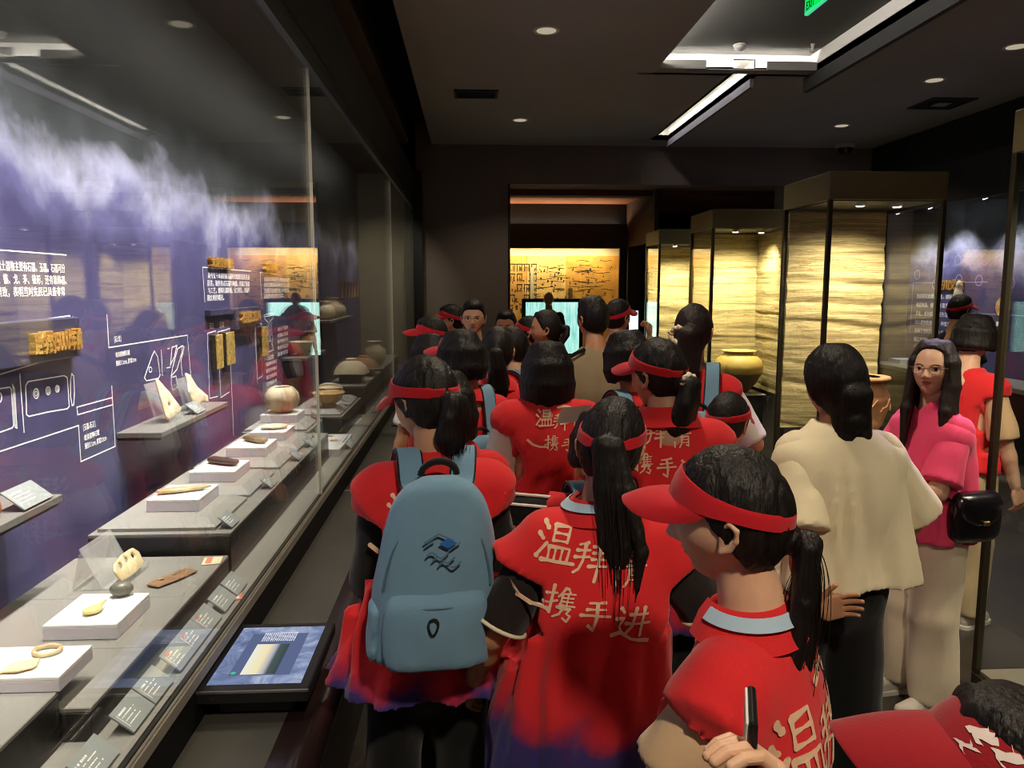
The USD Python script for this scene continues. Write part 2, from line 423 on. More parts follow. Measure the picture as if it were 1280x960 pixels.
# walls
op = sbox(.502, -1, 4.172, 3.105)
wb = Polygon([(-.70, 0), (6.2, 0), (6.2, 4.0), (-.70, 4.0)]).difference(op)
T = np.array([[1, 0, 0, 0], [0, 0, 1, 10.3], [0, 1, 0, 0], [0, 0, 0, 1.]])
struct('wall_back', extr(wb, .25, T), WALLP)
struct('wall_left', box(-1.62, -1.56, -3.2, 15, 0, 4.0), BLACK)
struct('wall_right', box(6.2, 6.26, -3.2, 15, 0, 4.0), BLACK)
struct('wall_rear', box(-1.6, 6.2, -3.26, -3.2, 0, 4.0), WALLP)
struct('trim_1', box(-.735, -.62, 10.16, 10.3, 0, 3.24), BLACK)
struct('trim_2', cbox(.50, .53, 10.28, 10.5, 0, 3.105, .004), BLACK)
# right bulkhead above the wall showcase
struct('wall_bulkhead', box(5.38, 5.46, -3.2, 10.3, 2.70, ZC+.0), M('bulkhead_black', '#1a1716', .8))
# the next room, seen through the opening
NCE = M('next_room_ceiling_orange', '#8a5a38', .85)
struct('ceiling_beam', box(-.6, 6.2, 11.15, 11.4, 3.06, 3.14), M('beam_red_brown', '#5a3020', .8))
struct('ceiling_next_room', box(-1.5, 6.2, 10.55, 15, 3.14, 3.2), NCE)
struct('wall_far', box(-1.6, 6.2, 14.6, 14.66, 0, 3.6), M('far_wall_dark', '#15120f', .9))
struct('wall_partition', cat_(box(2.62, 2.68, 11.0, 12.8, 2.42, 3.14), box(2.62, 2.85, 12.8, 13.1, 0, 3.14)), M('partition_brown', '#3d2c22', .8))

# ------------------------------------------------------------------ ceiling fittings
DL_R = M('downlight_ring', '#cfc8bb', .5)
DL_L = emit('downlight_lens', '#f2e2c4', .5)
ringm = lathe([(.070, 0), (.092, -.004), (.095, 0), (.095, .004), (.070, .004)], 32)
lensm = lathe([(0, -.002), (.071, -.002), (.071, .003), (0, .003)], 32)
def downlight(x, y, label, inten, rad=.012):
    t = thing('downlight', label, 'downlight', (x, y, ZC-.003), 0, None)
    obj('trim_ring', ringm, DL_R, t, 40); obj('lens', lensm, DL_L, t)
    spot(str(t.GetPath())+'/lamp', (0, 0, -.022), (0, 0, -1), inten*17*(.012/rad)**2, (1, .86, .66), 62, .5, rad)
DLI = 1350.
for x, y, lab, k in [(.562, 5.81, 'round recessed downlight left of the ceiling recess, nearer of two', .7), (.563, 8.80, 'round recessed downlight near the back wall, above the dark pier', .3),
                  (4.22, 5.985, 'round recessed downlight cut by the right edge of the picture', .5), (4.166, 6.955, 'round recessed downlight beside the square ceiling vent', .5), (4.268, 8.90, 'round recessed downlight near the dome camera', .3),
                  (.56, 2.8, 'recessed downlight above the visitors at the tablet', 1.15), (.6, -.6, 'recessed downlight behind the viewer on the aisle side', 2.0), (3.6, 1.2, 'recessed downlight above the right aisle behind the viewer', 1.)]:
    downlight(x, y, lab, DLI*k, .012 if k < .9 else .13)
t = thing('ceiling_spotlight', 'small ceiling spotlight above the woman in pink, out of view', 'spotlight', (2.75, 3.9, ZC-.003))
obj('canopy', lathe([(0, 0), (.05, 0), (.05, -.02), (0, -.02)], 24), BLACK, t, 40); obj('spot_head', cyl([0, 0, -.02], [-.03, -.02, -.14], .035, 18), BLACK, t, 40)
spot(str(t.GetPath())+'/lamp', (-.04, -.03, -.18), (-.97, -1.0, -2.35), 9000, (.80, .62, 1.), 16, .6, .03)
VM = M('vent_black', '#0a0a0a', .6)
def vent(x, y, w, d, label, sq):
    t = thing('ceiling_vent', label, 'vent', (x, y, ZC-.012))
    fr = sbox(-w/2, -d/2, w/2, d/2).difference(sbox(-w/2+.025, -d/2+.025, w/2-.025, d/2-.025))
    obj('frame', extr(fr, .014), VM, t)
    obj('backing', box(-w/2+.02, w/2-.02, -d/2+.02, d/2-.02, .010, .0115), DARKC, t)
    n = 4
    for i in range(n):
        yy = -d/2+.04+(d-.08)*i/(n-1)
        obj('slat', cbox(-w/2+.025, w/2-.025, yy-.006, yy+.006, .001, .006, .001), VM, t)
    if sq: obj('grille_boss', cbox(-.07, .07, -.07, .07, -.006, .006, .003), M('vent_grey', '#8d8a84', .4), t)
vent(.066, 7.66, .42, .30, 'black rectangular linear vent in the ceiling above the aisle', False)
vent(4.76, 7.795, .46, .46, 'square dark vent with a pale middle in the right ceiling', True)
t = thing('dome_camera', 'small dark glass security dome camera at the back ceiling edge', 'security camera', (4.879, 10.05, ZC))
obj('base', lathe([(0, 0), (.125, 0), (.125, -.02), (.105, -.045), (0, -.045)], 40), M('camera_white', '#b9b6b0', .4), t, 40)
obj('dome', lathe([(.095, -.044), (.088, -.075), (.065, -.105), (.035, -.12), (0, -.125)], 40), M('dome_smoke', '#1b1a1a', .05, coat=.6), t, 60)
t = thing('smoke_detector', 'white round smoke detector inside the lit ceiling recess', 'smoke detector', (2.26, 6.6, RT))
obj('base', lathe([(0, 0), (.055, 0), (.055, -.012), (0, -.012)], 32), M('detector_white', '#cfcbc3', .5), t, 40)
obj('sensor_head', lathe([(0, -.012), (.042, -.012), (.046, -.03), (.03, -.045), (0, -.047)], 32), M('detector_white', '#cfcbc3', .5), t, 40)
t = thing('sprinkler', 'tiny metal sprinkler head beside the bright recess corner', 'sprinkler', (2.86, 6.55, RT))
obj('body', lathe([(0, 0), (.018, 0), (.010, -.03), (.010, -.05), (0, -.05)], 16), DL_R, t, 40)
obj('deflector', lathe([(0, -.058), (.022, -.06), (.022, -.063), (0, -.063)], 16), DL_R, t)
# exit sign, hanging along the aisle
t = thing('exit_sign', 'green glowing exit sign hanging below the ceiling recess', 'exit sign', (2.0, 4.49, 3.35))
obj('housing', cbox(-.012, .012, -.2, .2, 0, .16, .003), M('sign_edge', '#7fe6c0', .3, emission_color=lin('#4dffc0'), emission_strength=.6), t)
obj('face', box(-.0135, -.0121, -.192, .192, .008, .152), emit('exit_green', '#07c24a', 1.6), t)
EXI = emit('exit_glyph', '#0a5c33', .9)
Tm = frame_mat((-.0138, .18, .022), (0, -1, 0), (0, 0, 1))
obj('lettering', cat_(extr(text_poly('EXIT', .05, 60, 2), .0006, Tm), extr(affinity.translate(text_poly('安全出口', .048, 60, 1), 0, .066), .0006, Tm)), EXI, t)
obj('rod', cat_(cyl([0, -.15, .16], [0, -.15, RT-3.35], .004, 8), cyl([0, .15, .16], [0, .15, RT-3.35], .004, 8)), DL_R, t)

# ------------------------------------------------------------------ the long showcase on the left
XG, XW, ZF = -.735, -1.43, .75      # glass plane, graphic wall, case floor
case = thing('display_case', 'long built-in museum showcase with glass front along the left wall', 'display case')
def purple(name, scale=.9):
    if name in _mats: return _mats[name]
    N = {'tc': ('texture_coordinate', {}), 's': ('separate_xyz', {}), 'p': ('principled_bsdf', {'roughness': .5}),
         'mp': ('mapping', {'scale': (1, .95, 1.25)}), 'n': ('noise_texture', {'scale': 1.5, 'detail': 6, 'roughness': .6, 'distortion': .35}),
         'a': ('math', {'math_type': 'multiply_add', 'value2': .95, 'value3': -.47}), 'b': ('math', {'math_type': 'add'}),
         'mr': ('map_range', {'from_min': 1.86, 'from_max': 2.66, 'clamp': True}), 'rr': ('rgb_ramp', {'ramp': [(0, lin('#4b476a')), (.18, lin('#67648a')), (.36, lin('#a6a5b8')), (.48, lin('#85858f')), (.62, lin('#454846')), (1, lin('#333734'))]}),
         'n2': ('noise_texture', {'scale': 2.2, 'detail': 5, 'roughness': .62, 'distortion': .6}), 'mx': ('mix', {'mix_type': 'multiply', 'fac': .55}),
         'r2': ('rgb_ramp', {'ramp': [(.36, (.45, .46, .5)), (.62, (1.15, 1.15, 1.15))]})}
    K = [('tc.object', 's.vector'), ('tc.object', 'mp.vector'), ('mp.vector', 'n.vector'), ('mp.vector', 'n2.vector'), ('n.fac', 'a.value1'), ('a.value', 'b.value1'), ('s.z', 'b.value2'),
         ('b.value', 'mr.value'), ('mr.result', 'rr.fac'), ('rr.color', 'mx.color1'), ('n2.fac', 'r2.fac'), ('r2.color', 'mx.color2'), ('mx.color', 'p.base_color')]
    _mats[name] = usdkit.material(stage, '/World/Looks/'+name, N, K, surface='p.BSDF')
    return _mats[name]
PURP = purple('printed_mist_and_glow')  # mist print, with the wall lamp glow put into its pale band
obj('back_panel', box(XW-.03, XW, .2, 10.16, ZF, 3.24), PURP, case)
obj('case_floor', box(XW, XG+.02, .2, 10.16, ZF-.03, ZF), CASEGREY, case)
obj('end_panel', box(XW, XG, 10.12, 10.16, ZF, 3.24), M('end_panel_olive', '#6f6a58', .8), case)
obj('end_panel', box(XW, XG, .2, .24, ZF, 3.24), BLACK, case)
obj('case_top', box(XW, XG-.02, .2, 10.16, 3.2, 3.24), BLACK, case)
obj('fascia', box(XG-.02, XG+.012, .2, 10.16, 2.76, 3.24), BLACK, case)
obj('fascia_lip', cat_(box(XG-.004, XG+.022, .2, 10.16, 2.745, 2.79), box(XG+.0, XG+.016, .2, 10.16, 2.86, 2.866)), M('lip_black', '#1c1b1a', .3), case)
obj('bottom_frame', cbox(XG-.012, XG+.014, .2, 10.16, .60, ZF+.004, .003), M('frame_black', '#070707', .65, spec=.2), case)
obj('frame_edge', cbox(XG+.008, XG+.0155, .2, 10.16, ZF+.0, ZF+.0055, .001), M('edge_brass', '#9a9480', .35, metal=.6), case)
for y0, y1 in ((.24, 3.69), (3.698, 7.285), (7.293, 10.12)):
    obj('glass_pane', box(XG-.006, XG+.006, y0, y1, ZF+.004, 2.76), GLASS, case)
JOINT_GLOW = M('glass_joint', '#f2ecd6', .3)  # bright cream stands in for light caught in the glass edge
for y in (3.694, 7.289):
    obj('glass_joint', box(XG-.0065, XG+.0065, y-.003, y+.003, ZF+.004, 2.76), JOINT_GLOW, case)
# the lower shelf in front of the glass
led_ = thing('counter_ledge', 'dark laminate counter ledge with lacquered black rail below the glass', 'counter')
ys = [.2, 1.05, 4.29, 7.4, 10.16]
for a, b in zip(ys[:-1], ys[1:]):
    obj('ledge_board', cbox(XG+.01, -.445, a+.0015, b-.0015, .575, .61, .002), LEDGE, led_)
for y in ys[1:-1]: obj('joint_strip', box(XG+.012, -.447, y-.0016, y+.0016, .58, .6115), M('joint_pale', '#c9c7bd', .4), led_)
prof = Polygon([(-.50, .55), (-.50, .611)] + [(-.43+.052*math.cos(a)*1.0, .578+.042*math.sin(a)) for a in np.linspace(math.pi/2+.6, -math.pi/2, 16)] + [(-.43, .52), (-.5, .52)]).buffer(0)
Tr = np.array([[1, 0, 0, 0], [0, 0, 1, .2], [0, 1, 0, 0], [0, 0, 0, 1.]])
obj('rail', extr(prof, 9.96, Tr), RAIL, led_, 50)
obj('front_panel', box(-.52, -.44, .2, 10.16, .08, .53), M('ledge_front_black', '#080808', .35), led_)
obj('kick_board', box(-.60, -.52, .2, 10.16, 0, .10), BLACK, led_)
obj('ledge_body', box(XG, -.52, .2, 10.16, .08, .575), BLACK, led_)

# lamps inside the showcase
trk = thing('light_track', 'black lighting track with small spotlights inside the showcase top', 'track light')
obj('rail', box(-.84, -.80, .4, 9.9, 3.17, 3.2), BLACK, trk)
CWL = (1., .93, .80)
bodym = cat_(cyl([0, 0, 0], [-.05, 0, -.09], .028, 14), cyl([0, 0, .04], [0, 0, 0], .006, 8))
for i, y in enumerate([1.0, 1.7, 2.4, 3.1, 3.8, 4.5, 5.2, 6.0, 7.0, 8.2, 9.3]):
    k = 1.0 if y < 5 else .55 if y < 7.5 else .42
    hd = obj('spot_head', bodym.copy().apply_translation([-.82, y, 3.13]), BLACK, trk, 40)
    for q_ in (0, 1): spot(f'/World/light_track/wall_lamp_{i:03d}_{q_}', (-.83, y+.35*q_, 3.0), (-1.43, y+.35*q_+.05, 1.70), 3000*(1 if y < 4.9 else .6 if y < 5.5 else .12), (.97, .94, 1.), 30, 1., .03)
    spot(f'/World/light_track/plinth_lamp_{i:03d}', (-.86, y, 3.0), (-1.08, y, .9), 4300*k, CWL, 27, .9, .03)
rect_light('/World/light_track/strip_lamp', (-.90, 4.9, 3.12), (-.42, 0, -1), .05, 9.6, 10, (1, .95, .86))
spot('/World/light_track/end_lamp', (-.95, 8.9, 3.0), (-1.1, 10.12, 1.7), 2500, (1, .93, .72), 34, 1., .03)
# ------------------------------------------------------------------ print and raised letters on the graphic wall
def onwall(pts): return [at(x, y, 'x', XW)[1:] for x, y in pts]
WALLT = np.array([[0, 0, 1, XW-.0005], [1, 0, 0, 0], [0, 1, 0, 0], [0, 0, 0, 1.]])   # (u, v) -> (y, z) on the wall
def wall_lines(paths, name='line_drawing', w=.0042, smooth=0):
    g = []
    for p in paths:
        q = np.array(onwall(p))
        g.append(LineString(q).buffer(w/2*(1+.15*max(0, q[:, 0].mean()-2.5)), cap_style=2, join_style=2))
    return obj(name, extr(unary_union(g), .0012, WALLT), INK, case)
def wall_text(lines, name='lettering', mat=None, depth=.0012, bold=0, size=36):
    """(text, left pixel, right pixel): stretched to the place it has on the wall; char height in m"""
    gs = []
    for text, (xa, ya), (xb, yb), hh in lines:
        a, b = at(xa, ya, 'x', XW)[1:], at(xb, yb, 'x', XW)[1:]
        g = text_poly(text, hh, size, bold)
        w = g.bounds[2]
        g = affinity.scale(g, (b[0]-a[0])/w, 1, origin=(0, 0))
        ang = math.degrees(math.atan2(b[1]-a[1], b[0]-a[0]))*0
        gs.append(affinity.translate(g, a[0], (a[1]+b[1])/2-hh/2))
    return obj(name, extr(unary_union(gs), depth, WALLT), mat or INK, case)
wall_lines([[(-60, 308), (83, 318.8)]], 'rule_line')
wall_text([('出土，距今约0年，出土器物主要有石器、玉器。石器可分', (-60, 327), (81, 336), .028),
           ('石斧、锛、凿、刀、镞、戈、矛、锥形，还有装饰器、', (-60, 346), (83, 350), .028),
           ('制作规整，琢磨精致，表明当时先民已具备非常', (-60, 363.5), (81, 364.5), .028)])
# the heading board with gold characters
y0, y1 = 1.85, 2.83
brd = obj('heading_board', cbox(XW, XW+.035, y0, y1, 1.508, 1.648, .004), M('board_slate', '#39374c', .5), case)
def gold(text, ya, yb, za, zb, x, parent=None):
    g = text_poly(text, zb-za, 60, 2)
    g = affinity.scale(g, (yb-ya)/g.bounds[2], 1, origin=(0, 0))
    T = np.array([[0, 0, 1, x], [1, 0, 0, ya], [0, 1, 0, za], [0, 0, 0, 1.]])
    return obj('gold_letters', extr(g, .022, T), GOLD, parent or case)
gold('距今约5000年前', 2.50, 2.80, 1.545, 1.608, XW+.034)
wall_lines([[(-20, 411), (87, 394.5), (88, 398)], [(91, 395), (92, 440), (-20, 474)]], 'border_line')
# line drawings of stone knives
def circ(cx, cy, rx, ry, n=20): return [(cx+rx*math.cos(t), cy+ry*math.sin(t)) for t in np.linspace(0, 2*math.pi, n+1)]
wall_lines([[(32, 482), (35, 477), (80, 469.5), (84, 472), (86.5, 508), (84, 511), (60, 515), (36, 520.5), (33, 518), (32, 482)],
            circ(45, 492, 3.2, 6), circ(45, 492, 1.5, 3), circ(60, 488.5, 2.8, 4.8), circ(60, 488.5, 1.2, 2.2), circ(71.5, 486, 2.4, 4), circ(71.5, 486, 1, 2),
            [(-8, 487), (12, 484), (14, 487), (17, 532), (15, 535), (-8, 543)], circ(-1, 497, 3, 6),
            [(16, 482), (18, 486), (20, 520), (21, 535), (19, 534), (17.5, 510), (16, 482)], [(24.5, 467), (30, 541)],
            [(89.5, 467), (92, 470), (93, 490), (92, 506), (90, 507), (88, 495), (88, 475), (89.5, 467)]])
wall_lines([[(-20, 571), (98, 532), (101, 577), (144, 558), (139.5, 482)], [(96, 509), (140, 497), (140.5, 506), (97, 518.5), (96, 509)]], 'border_line')
wall_text([('[玉器.石刀]', (103.5, 534), (119, 529), .022), ('收录器物石钺', (105, 546.5), (124, 540.5), .020), ('残长7.1cm, 厚宽3.5cm', (106, 556.5), (133, 548), .020)])
wall_lines([[(133.5, 393), (136, 434.5), (234, 419), (239, 476)]], 'border_line')
wall_text([('[石戈]', (142.5, 425), (151, 421.5), .022), ('收录器物图石钺', (144.5, 443), (162, 440.5), .019), ('残长7.1cm, 厚宽2cm', (145, 454), (170, 449), .019)])
wall_lines([[(193, 439), (197, 446), (200, 469), (198, 473), (183, 476), (180.5, 472), (190, 445), (193, 439)], circ(188, 462, 1.8, 3.2),
            [(201.5, 437), (203, 470)], [(215, 434), (221, 432), (218, 446), (213, 456), (215, 434)], [(222, 436), (228, 432), (227, 442), (221, 462), (214, 470), (216, 458), (222, 436)],
            [(228, 432), (230, 434), (226, 452), (228, 470)], [(214, 472), (220, 470), (222, 484), (216, 488), (214, 480), (214, 472)], [(208, 460), (213, 459)], [(209, 436), (212, 435.5)]])
# second and third headings
def ygold(text, xa, xb, ya, yb):
    a, b = at(xa, (ya+yb)/2, 'x', XW)[1], at(xb, (ya+yb)/2, 'x', XW)[1]
    za = at((xa+xb)/2, yb, 'x', XW)[2]; zb = at((xa+xb)/2, ya, 'x', XW)[2]
    gold(text, a, b, za, zb, XW)
ygold('文明的曙光', 259, 288, 322.5, 333)
ygold('石器时代', 328, 346, 329, 339)
wall_lines([[(253, 334), (313.5, 339)], [(253, 334), (256, 378)], [(325, 340.5), (346, 343)], [(325, 340.5), (327, 374)]], 'border_line')
wall_text([('距今五千年前的新石器时代晚期先民们在此', (260, 344), (312, 346), .030), ('居住，制作各式石器与陶器，形成了聚落', (259, 353.5), (312, 354.5), .030),
           ('与工艺，磨制石器精细，分工明显，出现早', (260, 362.5), (312, 362.5), .030), ('期文明的曙光。', (259, 372), (280, 371.5), .030)], size=28)
wall_text([('先民制作的陶器造型多样纹饰精美种类', (330, 348.5), (362, 350), .030), ('有鼎豆壶罐盆钵等反映当时生活方式的', (330, 355.5), (362, 356), .030),
           ('文化特征与周边地区交流互动的密切关系。', (330, 363), (362, 362.5), .030), ('是重要的考古学文化遗存。', (330, 370), (355, 369), .030)], size=24)
obj('heading_board', cbox(XW, XW+.035, *[at(x, 395, 'x', XW)[1] for x in (287, 318)], 1.50, 1.63, .004), M('board_slate', '#39374c', .5), case)
gold('石器工具', at(291, 393, 'x', XW)[1], at(316, 392, 'x', XW)[1], 1.545, 1.605, XW+.034)
a_, b_ = at(256, 390, 'x', XW), at(286, 387, 'x', XW); obj('shelf_strip', box(XW, XW+.03, a_[1], b_[1], 1.60, 1.63), M('board_slate', '#39374c', .5), case)
wall_lines([[(259, 417), (262, 498), (272, 495.5)], [(259, 417), (269.5, 413.5), (270, 417)], [(272, 415), (276, 497), (286.5, 490)], [(272, 415), (284, 412)],
            [(284, 411), (318, 406), (322, 480)], [(286.5, 411), (292, 545)], [(319, 406), (327, 404.5), (328, 470), (321.5, 474), (319, 406)]], 'border_line')
wall_lines([[(330.5, 393.5), (342, 391), (341, 398), (337, 402), (338, 425), (342, 437), (334, 441), (335.5, 425), (335, 403), (331, 399), (330.5, 393.5)], [(330.5, 396), (341.5, 394)], [(335, 427), (338.5, 425.5)], [(339, 402), (341, 436)]])
wall_text([('上山文化', (334, 448), (342, 444.5), .03)] + [(t, (332.5+i*.2, 456+i*8.2), (346, 450.5+i*8), .024) for i, t in enumerate(('先民所用陶豆', '造型古朴端庄', '盘口外敞高足', '用于盛放食物', '反映礼制雏形'))] +
          [(t, (347, 412+i*7.8), (360, 408+i*7.6), .024) for i, t in enumerate(('出土于温州', '老鼠山遗址', '距今四千年', '先民生活之', '重要见证'))] + [('石刀', (262, 407.5), (267, 406), .03), ('玉锥', (274, 406), (280, 404.5), .03)], size=24)
TAB = M('gold_tablet', '#dcbb66', .45, metal=.3, bump=(55, 1., .01), var=(45, '#8a6428', .7))
TABB = M('tablet_side_dark', '#2a221a', .6)
for (xa, xb, ya, yb) in ((262.5, 270.5, 418, 461), (275.5, 285.5, 415, 456), (321, 328.5, 408, 445)):
    a, b = at(xa, (ya+yb)/2, 'x', XW), at(xb, (ya+yb)/2, 'x', XW)
    za, zb = at((xa+xb)/2, yb, 'x', XW)[2], at((xa+xb)/2, ya, 'x', XW)[2]
    obj('relief_block', box(XW, XW+.032, a[1], b[1], za, zb), TABB, case)
    obj('relief_panel', cbox(XW+.031, XW+.040, a[1], b[1], za, zb, .003), TAB, case)

# ------------------------------------------------------------------ plinths, slabs, acrylic blocks
SIDE = M('plinth_black_sides', '#211f1d', .45)
def plinth(name, label, x0, x1, y0, y1, z0, z1, tops=None):
    t = thing(name, label, 'display plinth')
    obj('carcass', cbox(x0, x1, y0, y1, z0, z1-.012, .002), SIDE, t)
    for (a, b) in (tops or [(y0, y1)]):
        obj('top_board', cbox(x0, x1+.001, a+.001, b-.001, z1-.012, z1, .002), CASEGREY, t)
    return t
plinth('plinth', 'low grey-topped plinth at the near end of the showcase, cut by the picture edge', -1.36, -.908, .5, 1.638, ZF, .875)
plinth('plinth', 'low grey-topped plinth holding the three-hole stone knife', -1.36, -.845, 1.642, 2.62, ZF, .83, [(1.642, 1.93), (1.93, 2.26), (2.26, 2.62)])
plinth('plinth', 'tall black plinth carrying four sloping-edged grey slabs in a row', -1.33, -.845, 2.65, 4.52, ZF, .90)
plinth('plinth', 'black plinth under the round mottled pot', -1.36, -.97, 4.56, 5.0, ZF, .90)
plinth('plinth', 'black plinth under the yellow footed bowl beyond the glass joint', -1.25, -.86, 5.12, 6.0, ZF, .90)
plinth('plinth', 'black plinth under the upturned dome bowl', -1.15, -.84, 6.1, 7.2, ZF, .98)
plinth('plinth', 'far black plinth under the small round jars', -1.15, -.84, 7.4, 9.0, ZF, .98)
def bevel_slab(label, x0, x1, y0, y1, z0, z1, b=.045):
    t = thing('bevelled_slab', label, 'display slab', ((x0+x1)/2, (y0+y1)/2, z0))
    w, d, hh = (x1-x0)/2, (y1-y0)/2, z1-z0
    base = [(sx*w, sy*d, z) for sx in (-1, 1) for sy in (-1, 1) for z in (0, hh*.3)]
    top = [(sx*(w-b), sy*(d-b), hh) for sx in (-1, 1) for sy in (-1, 1)]
    obj('slab', m3.Manifold.hull_points(np.array(base+top)), SLABG, t)
    obj('shadow_gap', box(-w+.012, w-.012, -d+.012, d-.012, -.0005, .001), BLACK, t)
    return t
def block(label, cx, cy, z0, w=.19, d=.22, hh=.045, mat=None, name='acrylic_block'):
    t = thing(name, label, 'display block', (cx, cy, z0))
    obj('block', cbox(-w/2, w/2, -d/2, d/2, 0, hh-.008, .0015), WSIDE, t)
    obj('top_sheet', cbox(-w/2, w/2, -d/2, d/2, hh-.0078, hh, .001), mat or WHITE, t)
    return t
names = ['pale pointed spearhead', 'dark polished adze', 'brown ridged axe', 'flat pale oval disc']
Ys = [2.88, 3.31, 3.80, 4.20]
for n, y in zip(names, Ys):
    bevel_slab(f'grey bevelled slab under the {n}', -1.31, -.905, y-.20, y+.19, .9005, .938)
    block(f'white acrylic block carrying the {n}', -1.09, y+.02, .9385)
bevel_slab('grey bevelled slab under the round mottled pot', -1.35, -.985, 4.58, 4.97, .9005, .938)
block('clear acrylic block lifting the round mottled pot', -1.165, 4.77, .9385, .22, .22, .05, WHITE)
bevel_slab('grey bevelled slab under the yellow footed bowl', -1.22, -.875, 5.14, 5.5, .9005, .938)
bevel_slab('grey bevelled slab behind the yellow footed bowl', -1.22, -.875, 5.58, 5.95, .9005, .938)
block('large white acrylic block with the bone ring', -1.01, 1.705, .8755, .22, .15, .035)
_w2 = block('white acrylic block with the pebble and shell spoon', -1.03, 2.085, .8305, .19, .21, .042)
block('white acrylic block cut by the left picture edge', -1.17, 1.38, .8755, .16, .16, .04)
block('low white tray block beyond the first glass joint', -.89, 4.79, .7505, .21, .48, .045)

# ------------------------------------------------------------------ artefacts
BONE = M('bone_cream', '#d8c9a0', .5, var=(30, '#b79c66', .6), bump=(90, .3, .004))
PALE = M('pale_stone', '#e2d8ba', .55, var=(22, '#c2ae80', .6), bump=(70, .3, .004))
BROWN = M('brown_stone', '#8a6a47', .5, var=(25, '#6a4b30', .6), bump=(80, .3, .004))
DARK = M('dark_stone', '#38342f', .35, var=(20, '#4d4740', .6), bump=(80, .2, .003))
GREY = M('grey_pebble', '#5d5c50', .4, var=(18, '#7a7868', .6), bump=(60, .2, .003))
SPEAR = M('spearhead_tan', '#a88a5a', .5, var=(18, '#e0d2aa', .8), bump=(70, .3, .004))
def artefact(name, label, cat, loc, mesh, mat, rot=None, group=None):
    t = thing(name, label, cat, loc, 0, group)
    m = mesh.copy()
    if rot is not None: m.apply_transform(trimesh.transformations.euler_matrix(*[math.radians(a) for a in rot]))
    m.apply_translation([0, 0, -m.bounds[0, 2]+.0006])
    obj('body', m, mat, t, 50); return t, m
def stand(label, loc, w, hh, lean, rotz=90):
    """clear acrylic easel"""
    t = thing('acrylic_stand', label, 'display stand', loc, rotz)
    a = math.radians(lean)
    back = trimesh.creation.box([w, .004, hh]); back.apply_translation([0, 0, hh/2]); back.apply_transform(trimesh.transformations.rotation_matrix(-a, [1, 0, 0])); back.apply_translation([0, .008, .004])
    obj('back_plate', back, ACRYL, t)
    obj('base_plate', box(-w/2, w/2, -.05, .07, .0005, .0045), ACRYL, t)
    obj('front_lip', box(-w/2, w/2, -.052, -.048, .0005, .022), ACRYL, t)
    leg = trimesh.creation.box([w, .004, hh*.8]); leg.apply_translation([0, 0, hh*.4]); leg.apply_transform(trimesh.transformations.rotation_matrix(math.radians(14), [1, 0, 0])); leg.apply_translation([0, .095, .004])
    obj('rear_leg', leg, ACRYL, t)
    return t
kn = [(-.085, -.03), (-.09, .01), (-.075, .028), (0, .04), (.07, .036), (.09, .012), (.085, -.028), (.03, -.04), (-.04, -.038)]
stand('clear acrylic easel holding the three-hole stone knife', (-1.125, 2.42, .831), .20, .14, 25)
m_ = stone(kn, .014, .004, .005, .0012, [(-.045, .012, .008), (0, .015, .008), (.045, .012, .008)])
m_.apply_transform(trimesh.transformations.rotation_matrix(math.radians(90-28), [1, 0, 0])); m_.apply_transform(trimesh.transformations.rotation_matrix(math.radians(90), [0, 0, 1]))
artefact('stone_knife', 'cream three-hole stone knife leaning on a clear easel', 'stone knife', (-1.095, 2.42, .842), m_, BONE)
kn2 = [(-.075, -.028), (-.078, .022), (-.05, .03), (.075, .028), (.082, .02), (.08, -.03), (.0, -.036)]
artefact('stone_knife', 'flat brown stone knife lying on the grey plinth', 'stone knife', (-.955, 2.40, .8305), stone(kn2, .012, .004, .004, .001, [(.02, .01, .006), (-.03, .008, .006)], 3), BROWN, (0, 0, 62))
artefact('grey_pebble', 'smooth grey egg-shaped pebble on a white block', 'pebble', (-1.005, 2.17, .873), Field([-.05]*3, [.05]*3, .004).ell((0, 0, 0), (.032, .024, .021)).rough(.0015, (40, 40, 40), 4).mesh(), GREY, (0, 0, 20))
f = Field([-.06, -.05, -.03], [.09, .05, .03], .0035).ell((0, 0, 0), (.026, .020, .010)).cone((.015, 0, .005), .005, (.045, .012, .009), .004, .008)
artefact('shell_spoon', 'small yellow shell spoon with a short stem on a white block', 'shell spoon', (-1.03, 2.05, .873), f.mesh(), M('shell_yellow', '#dcc67a', .4, bump=(50, .2, .003)), (0, 0, 55))
rg = [(math.cos(a)*.036*(1+.03*math.sin(3*a)), math.sin(a)*.030, .0065+.001*math.sin(5*a)) for a in np.linspace(0, 2*math.pi, 40)]
artefact('bone_ring', 'thin brown bone ring on the large white block', 'ring', (-.985, 1.745, .911), tube(np.array(rg)*[.78, .78, .8], .0052, 10), SPEAR)
artefact('stone_flake', 'ragged flat tan stone flake beside the bone ring', 'stone flake', (-1.005, 1.665, .911), stone([(-.05, -.006), (-.03, .0), (-.022, .026), (.04, .03), (.036, -.014), (.0, -.024), (-.02, -.016)], .010, .0035, .003, .0015, (), 5), BONE, (0, 0, 20))
sp = [(-.10, -.004), (-.03, -.022), (.07, -.026), (.105, -.012), (.10, .014), (.04, .022), (-.04, .018)]
artefact('spearhead', 'pale pointed stone spearhead on the first white block of the row', 'spearhead', (-1.08, 2.90, .9842), stone(sp, .022, .004, .008, .0025, (), 7), SPEAR, (0, 0, 205))
def adze(seed, th=.03): return stone([(-.075, -.022), (-.08, .018), (-.02, .03), (.075, .026), (.085, -.004), (.07, -.028), (-.01, -.03)], th, .004, .006, .002, (), seed)
artefact('stone_adze', 'dark polished stone adze on a white block', 'adze', (-1.085, 3.36, .9842), adze(8), DARK, (0, 0, 150))
